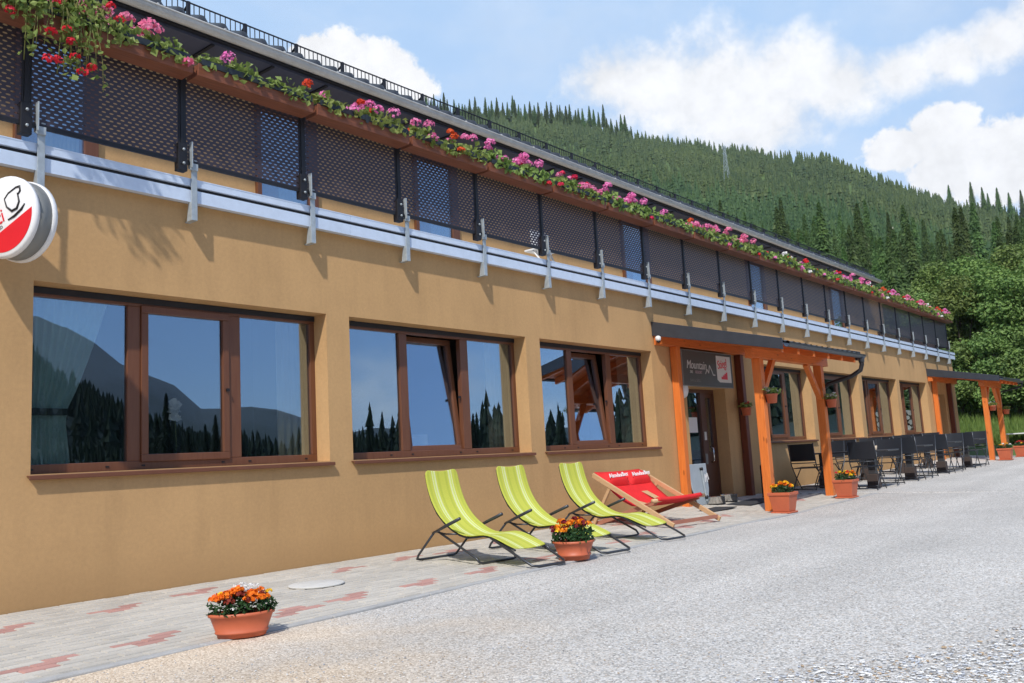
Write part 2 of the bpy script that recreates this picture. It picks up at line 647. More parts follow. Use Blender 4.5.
M['liner'] = mat('dark_planter_plastic', (0.022, 0.028, 0.033), 0.5, 0, 0.2)
M['canopy'] = wood('orange_glazed_wood', (0.80, 0.225, 0.045), (0.55, 0.125, 0.022), 0.42, 3, 2, 0.75)
M['canopyx'] = wood('orange_glazed_beam', (0.74, 0.20, 0.040), (0.48, 0.105, 0.020), 0.42, 3, 0, 0.75)
M['canopyy'] = wood('orange_glazed_rafter', (0.70, 0.18, 0.036), (0.44, 0.09, 0.018), 0.42, 3, 1, 0.75)
M['darkwood'] = wood('dark_red_wood', (0.17, 0.04, 0.016), (0.09, 0.02, 0.009), 0.5, 3, 2, 0.7)
M['tile'] = mat('dark_roof_tile', (0.030, 0.033, 0.040), 0.42, 0.0, 0.25, 8, 0.2, 60)
M['trim'] = mat('dark_sheet_metal', (0.060, 0.068, 0.085), 0.38, 0.4, 0.12)
M['gutter'] = mat('pale_zinc_gutter', (0.62, 0.61, 0.58), 0.42, 0.25, 0.15, 5)
M['soffit'] = mat('blue_grey_soffit', (0.070, 0.080, 0.125), 0.55, 0, 0.1)
M['rafter'] = mat('dark_rafter', (0.014, 0.015, 0.022), 0.6, 0, 0.2)
M['inner'] = mat('interior_paint', (0.10, 0.085, 0.07), 0.9, 0, 0.1)
M['innerfloor'] = mat('interior_floor', (0.12, 0.08, 0.05), 0.5, 0, 0.2)
M['curtain'] = mat('sage_curtain', (0.70, 0.86, 0.80), 0.9, 0, 0.12)
M['curtain2'] = mat('beige_curtain', (0.62, 0.53, 0.38), 0.9, 0, 0.12)
M['white'] = mat('white_paint', (0.80, 0.80, 0.80), 0.45, 0, 0.04)
M['offwhite'] = mat('off_white', (0.70, 0.69, 0.65), 0.5, 0, 0.06)
M['red'] = mat('sign_red', (0.72, 0.012, 0.025), 0.4, 0, 0.05)
M['grey'] = mat('sign_grey', (0.22, 0.225, 0.215), 0.45, 0, 0.06)
M['signgrey'] = mat('sign_panel_grey', (0.085, 0.09, 0.085), 0.45, 0, 0.08)
M['signtext'] = mat('sign_lettering_white', (0.62, 0.63, 0.62), 0.5, 0, 0.05)
M['terra'] = mat('terracotta_plastic', (0.52, 0.125, 0.055), 0.5, 0, 0.10, 5, 0.05, 40, dirt=0.2)
M['soil'] = mat('potting_soil', (0.035, 0.024, 0.017), 0.95, 0, 0.3, 40, 0.5, 80)
M['leaf'] = foliage_mat('geranium_leaf', (0.11, 0.20, 0.040), (0.36, 0.44, 0.13), 9, 0.1, 0.5, 0.3, 0.5)
M['leafdry'] = foliage_mat('straggling_leaf', (0.16, 0.20, 0.05), (0.36, 0.36, 0.13), 9, 0.1, 0.5, 0.3, 0.5)
M['mleaf'] = foliage_mat('marigold_leaf', (0.018, 0.06, 0.020), (0.05, 0.12, 0.04), 12, 0.1, 0.5, 0.2, 0.4)
M['pink'] = foliage_mat('pink_petal', (0.80, 0.12, 0.36), (0.90, 0.36, 0.58), 20, 0.0, 0.6, 0.3, 0.7)
M['redp'] = foliage_mat('red_petal', (0.62, 0.015, 0.02), (0.85, 0.07, 0.05), 20, 0.0, 0.6, 0.25, 0.7)
M['whitep'] = foliage_mat('white_petal', (0.80, 0.79, 0.76), (0.9, 0.88, 0.86), 20, 0.0, 0.6, 0.2, 0.5)
M['orange'] = foliage_mat('orange_petal', (0.75, 0.10, 0.008), (0.95, 0.30, 0.015), 25, 0.0, 0.6, 0.2, 0.6)
M['yellow'] = foliage_mat('yellow_petal', (0.85, 0.40, 0.01), (0.95, 0.62, 0.03), 25, 0.0, 0.6, 0.2, 0.6)
M['maroon'] = foliage_mat('maroon_petal', (0.12, 0.008, 0.012), (0.30, 0.02, 0.02), 25, 0.0, 0.6, 0.2, 0.6)
M['stem'] = mat('plant_stem', (0.24, 0.28, 0.09), 0.6, 0, 0.2)
M['lime'] = stripe_mat()
M['tube'] = mat('dark_grey_tube', (0.07, 0.075, 0.085), 0.35, 0.6, 0.12)
M['redcloth'] = mat('red_canvas', (0.70, 0.018, 0.020), 0.8, 0, 0.1, 12, 0.15, 300)
M['palewood'] = wood('pale_beech', (0.62, 0.40, 0.22), (0.48, 0.28, 0.13), 0.5, 3, 1, 0.6, False)
M['pinkwood'] = mat('reddish_lower_frame', (0.42, 0.17, 0.11), 0.6, 0, 0.12)
M['blackseat'] = mat('black_chair_plastic', (0.015, 0.018, 0.025), 0.45, 0, 0.12)
M['chairtube'] = mat('dark_chair_tube', (0.06, 0.065, 0.075), 0.35, 0.5, 0.1)
M['tabletop'] = mat('dark_table_top', (0.045, 0.045, 0.05), 0.4, 0, 0.15)
M['pedestal'] = mat('brown_pedestal', (0.05, 0.034, 0.030), 0.7, 0, 0.15)
M['tanwax'] = mat('tan_ceramic', (0.62, 0.50, 0.36), 0.5, 0, 0.1)
M['metal'] = mat('brushed_metal', (0.62, 0.62, 0.62), 0.25, 1.0, 0.1)
M['board'] = mat('pale_grey_board', (0.36, 0.42, 0.47), 0.45, 0, 0.1, 4, dirt=0.2)
M['mat'] = mat('dark_door_mat', (0.035, 0.037, 0.042), 0.95, 0, 0.25, 20, 0.4, 200)
M['door'] = wood('dark_brown_door', (0.115, 0.045, 0.024), (0.06, 0.022, 0.012), 0.4, 3, 2, 0.7, False)
M['paper'] = mat('white_paper', (0.78, 0.78, 0.78), 0.8, 0, 0.03)
M['gravel'] = gravel_mat()
M['pav'] = paver_mat('pale_paver', (0.52, 0.487, 0.432), 0.08)
M['pavred'] = paver_mat('pink_paver', (0.47, 0.265, 0.23), 0.10)
M['joint'] = mat('sandy_joint', (0.30, 0.285, 0.26), 0.95, 0, 0.2, 20, 0.3, 150)
M['kerb'] = mat('concrete_kerb', (0.40, 0.395, 0.385), 0.9, 0, 0.14, 8, 0.3, 90)
M['concrete'] = mat('pale_concrete', (0.58, 0.57, 0.54), 0.9, 0, 0.1, 6, 0.2, 90)
M['bark'] = mat('bark', (0.075, 0.058, 0.045), 0.95, 0, 0.3, 6, 0.6, 25)
M['deadbark'] = mat('bleached_bark', (0.40, 0.36, 0.30), 0.9, 0, 0.2, 6, 0.4, 25)
M['log'] = mat('cut_log_end', (0.44, 0.37, 0.28), 0.9, 0, 0.3, 5, obj_random=0.2)
M['spruce'] = foliage_mat('spruce_needles', (0.045, 0.092, 0.034), (0.140, 0.215, 0.058), 0.55, 0.35, 0.6, 0.12, 0.25)
M['forest'] = foliage_mat('far_spruce_needles', (0.036, 0.078, 0.036), (0.115, 0.170, 0.055), 0.020, 0.0, 0.65, 0.12, 0.42)
M['shadedforest'] = foliage_mat('shaded_spruce_needles', (0.006, 0.014, 0.006), (0.020, 0.034, 0.011), 0.03, 0.0, 0.65, 0.1, 0.5)  # shaded version of the spruce needles, backlit darkness put into the colour
M['broad'] = foliage_mat('broadleaf_leaves', (0.066, 0.122, 0.034), (0.255, 0.335, 0.088), 0.45, 0.22, 0.5, 0.25, 0.45)
M['grass'] = foliage_mat('meadow_grass', (0.09, 0.165, 0.03), (0.20, 0.28, 0.07), 0.8, 0.0, 0.6, 0.25, 0.5)
M['meadow'] = mat('meadow_ground', (0.075, 0.125, 0.028), 0.95, 0, 0.35, 0.3, 0.5, 4)


def rock_above(m):
    """the meadow gives way to a painted-in dark tone across the yard, and to bare grey rock high on the far mountain"""
    t = m.node_tree
    T = NT(t)
    p = t.nodes['Principled BSDF']
    tc = T.n('ShaderNodeTexCoord').outputs['Object']
    sp = T.n('ShaderNodeSeparateXYZ', inp={0: tc})
    nz = T.noise(tc, 0.012, 6, 0.6)
    f = T.m('MULTIPLY', T.rng(sp.outputs[1], -250, -500), T.rng(T.m('ADD', sp.outputs[2], T.m('MULTIPLY', nz, 120)), 90, 190))
    old = p.inputs['Base Color'].links[0].from_socket
    c = T.mix(T.rng(sp.outputs[1], -9.5, -14), old, (0.012, 0.020, 0.008))  # ground across the yard painted dark so the windows mirror a shaded slope
    c = T.mix(f, c, T.mix(nz, (0.035, 0.042, 0.042), (0.085, 0.09, 0.095)))
    t.links.new(c, p.inputs['Base Color'])


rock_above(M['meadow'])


# ------------------------------------------------------------------ ground heights
AX = [-40, 9, 14, 17, 25, 31, 36, 60]
AZ = [0, 0, .03, .05, .17, .26, .33, .5]
BX = [-40, 8, 12, 14, 17, 20, 31, 33.4, 45]
BZ = [0, 0, -.05, -.075, .012, .055, .17, .2, .3]


def gz(x, y):
    a = float(np.interp(x, AX, AZ))
    b = float(np.interp(x, BX, BZ))
    t = min(max(-y / 2.6, 0), 1)
    return a + (b - a) * t * (2 - t) * 1.1


RX = [-178, -90, -80, -68, -64.5, -61.5, -58, -55, -49, -44, -37, -30, -15, 0, 5, 8.2, 9.4, 11.4, 13.4, 15.5, 17.1, 18.8, 20.6, 22.4, 26.1, 29.9, 32.5, 35.1, 39.2, 43.2, 52.4, 70, 110, 178]
# ridge elevation (deg) seen from the yard, ground only (trees stand on top)
RE_ = [11, 14, 13, 8.8, 6.0, 4.2, 2.4, 1.0, .4, .4, .4, .4, 3, 9, 10.8, 11.3, 12.0, 12.8, 13.9, 15.1, 15.9, 16.8, 17.1, 17.5, 18.7, 19.8, 20.7, 21.3, 21.7, 22.3, 24.2, 22, 14, 11]
GR = [36, 45, 58, 80, 120, 200, 350, 620, 900, 1500]
GN = [-.055, .02, .17, .34, .52, .68, .85, 1.0, .8, .4]
GSr = [36, 45, 60, 90, 130, 180, 300, 600, 1500]
GSn = [-.06, -.01, .1, .4, .8, 1.0, .7, .3, .1]


def terrain(x, y):
    dx, dy = x - CAM.x, y - CAM.y
    r = math.hypot(dx, dy)
    az = math.degrees(math.atan2(dy, dx))
    re = float(np.interp(az, RX, RE_))
    n = float(np.interp(r, GR, GN))
    s = float(np.interp(r, GSr, GSn))
    if az > 0:
        w = min(az / 6.0, 1.0)
    else:
        w = 0.0
    if az > 150:
        w = 1 - (az - 150) / 30
    e = re * (n * w + s * (1 - w))
    if r < 36:
        return -0.35
    if az < 0 and r > 600:
        fe = float(np.interp(az, [-90, -76, -68, -65.8, -63.1, -60.3, -58.6, -56, -50, -40, -20], [9, 11.0, 9.6, 8.8, 7.3, 5.6, 4.0, 4.4, 2.4, 1.6, 1.4]))
        e = max(e, fe * min(max((r - 600) / 700, 0), 1) ** .7)
    bump = 0.02 * (r - 40) * (math.sin(x * .031 + 1.3) * math.sin(y * .027 + .4)) * (0.5 if r > 60 else 0.15) if r > 40 else 0
    return CAM.z + r * math.tan(R(e)) + bump * 0.8


# ------------------------------------------------------------------ the setting
def build_terrain():
    radii = [0.01, 12, 24, 33, 36] + list(np.geomspace(38, 1500, 60))
    naz = 240
    V = []
    for r in radii:
        for k in range(naz):
            a = 2 * PI * k / naz - PI
            x, y = CAM.x + r * math.cos(a), CAM.y + r * math.sin(a)
            V.append((x, y, terrain(x, y)))
    F = []
    for i in range(len(radii) - 1):
        for k in range(naz):
            k2 = (k + 1) % naz
            F.append((i * naz + k, i * naz + k2, (i + 1) * naz + k2, (i + 1) * naz + k))
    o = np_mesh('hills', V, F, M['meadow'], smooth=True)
    tag(o, kind='structure')


EDGE = [(-12, -3.02), (0, -2.95), (2.15, -2.915), (3.7, -2.88), (4.9, -2.80), (6.8, -2.72), (8.43, -2.58), (10.5, -2.40), (12.2, -2.27), (13.9, -2.18), (15.1, -2.22), (17.3, -2.35)]


def edge_y(x):
    return float(np.interp(x, [p[0] for p in EDGE], [p[1] for p in EDGE]))


def build_yard():
    xs = sorted(list(np.arange(-30, 39.01, 0.5)) + [17.31, 17.33])
    steps = [0, .3, .7, 1.1, 1.6, 2.2, 3, 4, 5.2, 6.5, 8.5, 12, 17, 23, 31]
    V = []
    for i, x in enumerate(xs):
        y0 = edge_y(x) + .01 if x < 17.32 else -.012
        for d in steps:
            y = y0 - d
            # the yard stops in a ragged line where the meadow begins
            lim = 38.2 + (y + 2) * 0.55 if y < 0 else 38
            if y < -9:
                lim = 34.4
            xx = min(x, lim + 0.3 * math.sin(y * 3.1))
            V.append((xx, y, gz(xx, y) - (0.010 if x < 17.32 else .003) + .006 * math.sin(x * 2.1 + y * 1.7)))
    F = []
    n = len(steps)
    for i in range(len(xs) - 1):
        for j in range(n - 1):
            F.append((i * n + j, i * n + j + 1, (i + 1) * n + j + 1, (i + 1) * n + j))
    tag(np_mesh('gravel_yard', V, F, M['gravel'], smooth=True), kind='structure')


RED = [(2.755, -.885), (2.2, -2.45), (3.627, -.739), (3.07, -2.40), (4.429, -.6), (3.95, -2.36), (4.75, -2.30), (5.804, -.645), (6.703, -.60), (5.45, -2.25), (6.2, -2.2), (7.6, -.62), (7.1, -2.15),
       (8.5, -.6), (8.0, -2.05), (9.4, -.62), (8.9, -2.0), (10.3, -.6), (9.9, -1.75), (11.2, -.62), (11.0, -1.7), (12.1, -.6), (12.0, -1.5), (13.0, -1.3), (1.7, -.9), (0.6, -.9), (1.1, -2.4), (0, -2.4), (14.9, -1.45), (16, -1.4)]


def build_paving():
    mb = MB()
    L, W = 0.20, 0.10
    g = 0.0045
    rows = int(3.0 / W)
    redcells = set()
    for (rx, ry) in RED:
        j = int(-ry / W)
        for dj, sh, two in ((-1, L * 0.5, False), (0, 0, True), (1, -L * 0.5, False)):
            jj = j + dj
            off = (jj % 2) * L / 2
            i = int(math.floor((rx + sh - off) / L))
            redcells.add((i, jj))
            if two:
                redcells.add((i + 1 if rx * 7 % 1 > .5 else i - 1, jj))
    for j in range(rows):
        y1 = -j * W - 0.004
        y0 = y1 - W
        off = (j % 2) * L / 2
        for i in range(int(-6 / L), int(17.3 / L)):
            x0 = i * L + off
            x1 = x0 + L
            xc = (x0 + x1) / 2
            ey = edge_y(xc) + 0.09
            if y1 < ey + 0.02:
                continue
            yy0 = max(y0, ey)
            dz = rnd.uniform(-.0025, .0025)
            mi = 1 if (i, j) in redcells else 0
            a, b, c, d = (x0 + g, yy0 + g), (x1 - g, yy0 + g), (x1 - g, y1 - g), (x0 + g, y1 - g)
            zs = [gz(*p) + dz for p in (a, b, c, d)]
            k = 0.004
            top = [(a[0] + k, a[1] + k, zs[0] + .004), (b[0] - k, b[1] + k, zs[1] + .004), (c[0] - k, c[1] - k, zs[2] + .004), (d[0] + k, d[1] - k, zs[3] + .004)]
            bot = [(*p, z - .006) for p, z in zip((a, b, c, d), zs)]
            mb.add(bot + top, [(4, 5, 6, 7), (0, 1, 5, 4), (1, 2, 6, 5), (2, 3, 7, 6), (3, 0, 4, 7)], mi)
    o = mb.build('paved_path', [M['pav'], M['pavred']], fixn=False)
    tag(o, kind='structure')
    # sand bed in the joints
    xs = list(np.arange(-6, 17.31, 0.5))
    V = []
    F = []
    ts = [0, .2, .4, .6, .8, 1]
    for i, x in enumerate(xs):
        e = edge_y(x) + .05
        for t in ts:
            y = e * (1 - t)
            V.append((x, y, gz(x, y) - 0.004))
    n = len(ts)
    for i in range(len(xs) - 1):
        for j in range(n - 1):
            F.append((i * n + j, (i + 1) * n + j, (i + 1) * n + j + 1, i * n + j + 1))
    tag(np_mesh('paving_bed', V, F, M['joint']), kind='structure')
    # narrow concrete edging
    mb = MB()
    x = -6.0
    while x < 17.2:
        x2 = min(x + 1.0, 17.3)
        p0 = Vector((x + .004, edge_y(x) + .045, gz(x, edge_y(x)) - .046))
        p1 = Vector((x2 - .004, edge_y(x2) + .045, gz(x2, edge_y(x2)) - .046))
        mb.bar(p0, p1, 0.075, 0.10)
        x = x2
    tag(mb.build('kerb', M['kerb'], bevel=0.008), kind='structure')


def build_stones():
    """loose chippings: coarse ones at the near right, fine ones elsewhere close by"""
    V = []
    F = []
    mi = []
    tmpl = []
    for k in range(6):
        r = random.Random(k)
        pts = []
        for zz, rr, n in ((-.5, .6, 4), (.05, 1.0, 5), (.55, .55, 4)):
            for q in range(5):
                a = 2 * PI * (q + (.5 if zz == .05 else 0)) / 5
                pts.append((rr * math.cos(a) * r.uniform(.8, 1.2), rr * math.sin(a) * r.uniform(.7, 1.1), zz * r.uniform(.8, 1.2)))
        fs = []
        for L_ in range(2):
            for q in range(5):
                q2 = (q + 1) % 5
                fs.append((L_ * 5 + q, L_ * 5 + q2, (L_ + 1) * 5 + q2, (L_ + 1) * 5 + q))
        pts.append((0, 0, .7))
        ft = [(10 + q, 10 + (q + 1) % 5, 15, 15) for q in range(5)]
        tmpl.append((np.array(pts), np.array(fs)))
    allV = []
    allF = []
    base = 0

    def scatter(n, fx, fs, seed):
        nonlocal base
        g = np.random.default_rng(seed)
        for _ in range(n):
            x, y = fx(g)
            if y > edge_y(x) - .06:
                continue
            s = fs(g)
            t, f = tmpl[g.integers(6)]
            a = g.uniform(0, 6.28)
            ca, sa = math.cos(a), math.sin(a)
            P = t * np.array([s, s * g.uniform(.6, 1), s * g.uniform(.35, .7)])
            P = np.stack([P[:, 0] * ca - P[:, 1] * sa, P[:, 0] * sa + P[:, 1] * ca, P[:, 2]], 1)
            P += np.array([x, y, gz(x, y) - .008 + s * .15])
            allV.append(P)
            allF.append(f + base)
            base += len(P)
            mi.append(np.full(len(f), g.choice([0, 0, 1, 1, 1, 2, 3, 4, 4])))

    def near(g):
        d = 2.6 + 5.5 * g.random() ** 1.5
        a = R(g.uniform(5, 68))
        return CAM.x + d * math.cos(a), CAM.y + d * math.sin(a)

    def coarse(g):
        # tongue of coarser pale stone at the near right, with a loose edge
        x = 2.6 + 5.0 * g.random()
        y = -6.19 - .485 * (x - 3.67) - 1.1 * g.random() ** .9 + abs(g.normal(0, .10)) + .08 * math.sin(x * 5)
        return x, y
    scatter(8000, near, lambda g: g.uniform(.003, .0075), 3)
    scatter(13000, coarse, lambda g: .006 + .010 * g.random() ** 2.0, 4)
    mats = [mat('stone_grey', (0.60, 0.595, 0.59), .9, 0, .2, 30), mat('stone_white', (0.76, 0.755, 0.74), .9, 0, .15, 30), mat('stone_tan', (0.50, 0.38, 0.26), .9, 0, .2, 30),
            mat('stone_dark', (0.30, 0.29, 0.28), .9, 0, .2, 30), mat('stone_blue', (0.48, 0.50, 0.54), .9, 0, .2, 30)]
    o = np_mesh('loose_stones', np.concatenate(allV), np.concatenate(allF), mats, np.concatenate(mi))
    tag(o, 'loose grey and white stone chippings lying on the gravel', 'stones', kind='stuff')


build_terrain()
build_yard()
build_paving()
build_stones()

# ------------------------------------------------------------------ the guesthouse
WIN = [(3.166, 6.302), (6.633, 9.894), (10.225, 13.40), (17.55, 20.65), (20.98, 24.08), (24.373, 27.427), (27.731, 30.623)]
ZS, ZH = 1.10, 2.75
X0, X1 = -9.0, 34.3
ZT = 3.70
DOORS = [(14.55, 16.12, 0.03, 2.16), (31.75, 32.75, 0.28, 2.42)]
RD = 0.22          # reveal depth

house = thing('guesthouse', 'long two storey tan plaster guesthouse with brown windows and a flower hung balcony', 'building', (0, 0, 0))


def build_facade():
    mb = MB()
    holes = [(a, b, ZS, ZH) for a, b in WIN] + DOORS
    xs = sorted(set([X0, X1] + [h[0] for h in holes] + [h[1] for h in holes]))
    zs = sorted(set([-0.5, ZT] + [h[2] for h in holes] + [h[3] for h in holes]))

    def inhole(x, z):
        return any(a < x < b and c < z < d for a, b, c, d in holes)
    for i in range(len(xs) - 1):
        for j in range(len(zs) - 1):
            if inhole((xs[i] + xs[i + 1]) / 2, (zs[j] + zs[j + 1]) / 2):
                continue
            a, b, c, d = xs[i], xs[i + 1], zs[j], zs[j + 1]
            mb.add([(a, 0, c), (b, 0, c), (b, 0, d), (a, 0, d)], [(0, 1, 2, 3)])
            mb.add([(a, .38, c), (b, .38, c), (b, .38, d), (a, .38, d)], [(3, 2, 1, 0)])
    for a, b, c, d in holes:
        mb.add([(a, 0, c), (a, .38, c), (a, .38, d), (a, 0, d)], [(0, 1, 2, 3)])
        mb.add([(b, 0, c), (b, 0, d), (b, .38, d), (b, .38, c)], [(0, 1, 2, 3)])
        mb.add([(a, 0, d), (a, .38, d), (b, .38, d), (b, 0, d)], [(0, 1, 2, 3)])
        mb.add([(a, 0, c), (b, 0, c), (b, .38, c), (a, .38, c)], [(0, 1, 2, 3)])
    # far end wall and near end wall, rear wall
    mb.add([(X1, 0, -.5), (X1, 11, -.5), (X1, 11, 6.6), (X1, 2.2, 6.6), (X1, 2.2, ZT), (X1, 0, ZT)], [(0, 1, 2, 3, 4, 5)])
    mb.add([(X0, 0, -.5), (X0, 11, -.5), (X0, 11, 6.6), (X0, 2.2, 6.6), (X0, 2.2, ZT), (X0, 0, ZT)], [(5, 4, 3, 2, 1, 0)])
    mb.add([(X0, 11, -.5), (X1, 11, -.5), (X1, 11, 6.6), (X0, 11, 6.6)], [(0, 1, 2, 3)])
    mb.build('wall', M['plaster'], house, fixn=False)
    # upper storey wall, set back behind the balcony
    mb = MB()
    mb.bx(X0 + .01, X1 - .01, 2.15, 2.45, 3.9, 6.5)
    mb.build('upper_wall', M['plaster'], house)
    # rooms
    mb = MB()
    mb.bx(X0 + .05, X1 - .05, 4.6, 4.75, -.2, 3.64)
    for x in (6.47, 13.75, 17.2, 24.2):
        mb.bx(x - .05, x + .05, 1.6, 4.6, -.2, 3.64)
    mb.bx(X0 + .05, X1 - .05, .38, 4.6, 3.52, 3.64)
    mb.build('interior_wall', M['inner'], house)
    MB().bx(X0 + .05, X1 - .05, .385, 4.6, -.05, .06).build('interior_floor', M['innerfloor'], house)
    # balcony slab with its galvanised edge
    MB().bx(X0, X1, -.05, 2.15, ZT + .003, 3.91).build('balcony_slab', M['concrete'], house)
    mb = MB()
    x = X0
    xs = [X0] + [2.2 + 4.4 * k for k in range(0, 8)] + [X1 + .05]
    for a, b in zip(xs[:-1], xs[1:]):
        mb.bx(a + .002, b - .002, -.112, -.05, 3.69, 3.815)
        mb.bx(a + .002, b - .002, -.125, -.05, 3.85, 3.92)
        # the drip sheet on top folds down in front
        mb.prism([(a + .002, -.128, 3.915), (a + .002, -.128, 3.925), (a + .002, .25, 3.97), (a + .002, .25, 3.96)], (b - a - .004, 0, 0))
    mb.build('slab_edge', M['steel'], house)
    mb = MB().bx(X0, X1 + .04, -.09, -.051, 3.815, 3.85)
    mb.build('edge_gap', M['black'], house)


def build_window(x0, x1, tilt=False, full=True):
    """one three-part window: frame, sill, glass and a middle sash"""
    W = x1 - x0
    y = RD
    a1, a2 = x0 + .300 * W, x0 + .360 * W
    b1, b2 = x0 + .625 * W, x0 + .690 * W
    fb, ft = ZS + .085, ZH - .09
    mb = MB()
    dpt = .07
    mb.bx(x0, x1, y, y + dpt, ZS, fb)
    mb.bx(x0, x1, y, y + dpt, ft, ZH)
    mb.bx(x0, x0 + .07, y + .001, y + dpt, fb, ft)
    mb.bx(x1 - .07, x1, y + .001, y + dpt, fb, ft)
    mb.bx(a1, a2 - .06, y - .001, y + dpt, fb, ft)
    mb.bx(b1 + .06, b2, y - .001, y + dpt, fb, ft)
    fr = mb.build('window', M['frame'], house, bevel=.006)
    MB().bx(x0 + .004, x1 - .004, y - .012, y - .002, ZH - .062, ZH - .004).build('head_dark_strip', M['rafter'], fr)  # dark strip standing in for the dark recess under the window head
    # drain caps on the bottom rail
    for t in (.03, .24, .35, .62, .72, .95):
        MB().bx(x0 + t * W - .016, x0 + t * W + .016, y - .006, y - .001, ZS + .035, ZS + .05).build('drain_cap', M['black'], fr)
    # middle sash
    sash = MB()
    s0, s1 = a2 - .06, b1 + .06
    sw = .072
    z0, z1 = fb - .012, ft + .012
    o3 = MB()
    o3.bx(s0, s1, -.022, .05, 0, sw)
    o3.bx(s0, s1, -.022, .05, z1 - z0 - sw, z1 - z0)
    o3.bx(s0, s0 + sw, -.021, .05, sw, z1 - z0 - sw)
    o3.bx(s1 - sw, s1, -.021, .05, sw, z1 - z0 - sw)
    sh = o3.build('sash', M['frame'], fr, bevel=.006)
    sh.location = (0, y, z0)
    pg = MB().bx(s0 + sw, s1 - sw, .012, .02, sw, z1 - z0 - sw)
    pn = pg.build('sash_pane', M['glass'], fr)
    pn.location = (0, y, z0)
    if tilt:
        for o in (sh, pn):
            o.rotation_euler = (R(-6.0), 0, 0)
            o.location = (0, y + .05, z0)
    hb = MB().bx(s1 - .045, s1 - .02, y - .05 + (.05 if tilt else 0), y - .02 + (.05 if tilt else 0), 1.86, 1.89)
    hb.build('hinge', M['black'], fr)
    MB().bx(x0 + .07, a1, y + .03, y + .036, fb, ft).build('pane', M['glass'], fr)
    MB().bx(b2, x1 - .07, y + .03, y + .036, fb, ft).build('pane', M['glass'], fr)
    sm = MB()
    sm.prism([(x0 - .03, -.055, ZS - .048), (x0 - .03, -.055, ZS - .012), (x0 - .03, RD, ZS + .002), (x0 - .03, RD, ZS - .012), (x0 - .03, -.045, ZS - .022), (x0 - .03, -.045, ZS - .048)], (W + .06, 0, 0))
    sm.build('sill', M['sill'], fr, bevel=.004)


def build_doors():
    # main door: dark glazed side light, brown leaf with a slit of glass and a long handle
    x0, x1, z0, z1 = DOORS[0]
    y = .25
    mb = MB()
    mb.bx(x0, x1, y, y + .09, z1 - .07, z1)
    mb.bx(x0, x0 + .06, y, y + .09, z0, z1 - .07)
    mb.bx(x1 - .06, x1, y, y + .09, z0, z1 - .07)
    xm = x0 + .98
    mb.bx(xm, xm + .20, y - .004, y + .088, z0, z1 - .07)
    mb.bx(x0 + .06, xm, y - .002, y + .085, z0, z0 + .10)
    mb.bx(xm + .20, x1 - .06, y + .01, y + .08, z0, .95)
    mb.bx(xm + .20, x1 - .06, y + .01, y + .08, 2.0, z1 - .07)
    mb.bx(xm + .20, xm + .24, y + .01, y + .08, .95, 2.0)
    mb.bx(x1 - .14, x1 - .06, y + .01, y + .08, .95, 2.0)
    d = mb.build('door', M['door'], house, bevel=.005)
    MB().bx(x0 + .06, xm, y + .04, y + .05, z0 + .10, z1 - .07).build('door_pane', M['glass'], d)
    MB().bx(xm + .24, x1 - .14, y + .04, y + .05, .95, 2.0).build('door_pane', M['glass'], d)
    h = MB()
    hx = xm + .27
    h.tube([(hx, y, .75), (hx, y - .06, .78), (hx, y - .06, 1.02), (hx, y, 1.05)], .016, 8)
    h.build('handle', M['metal'], d)
    MB().bx(xm + .05, xm + .12, y - .02, y - .005, 1.18, 1.34).build('lock_plate', M['offwhite'], d)
    MB().bx(xm + .03, xm + .11, y - .012, y - .005, .72, .92).build('letter_slot', M['grey'], d)
    MB().bx(x0 + .45, x0 + .85, y + .028, y + .036, 1.33, 1.62).build('notice', M['paper'], d)
    x0, x1, z0, z1 = DOORS[1]
    mb = MB()
    mb.bx(x0, x1, .2, .28, z1 - .08, z1).bx(x0, x0 + .08, .2, .28, z0, z1 - .08).bx(x1 - .08, x1, .2, .28, z0, z1 - .08)
    mb.bx(x0 + .08, x1 - .08, .22, .27, z0, z1 - .08)
    d = mb.build('door', M['door'], house, bevel=.005)
    d['label'] = 'dark door under the far porch'
    MB().tube([(x0 + .16, .2, 1.3), (x0 + .16, .15, 1.3), (x0 + .30, .15, 1.3)], .012, 6).build('handle', M['metal'], d)


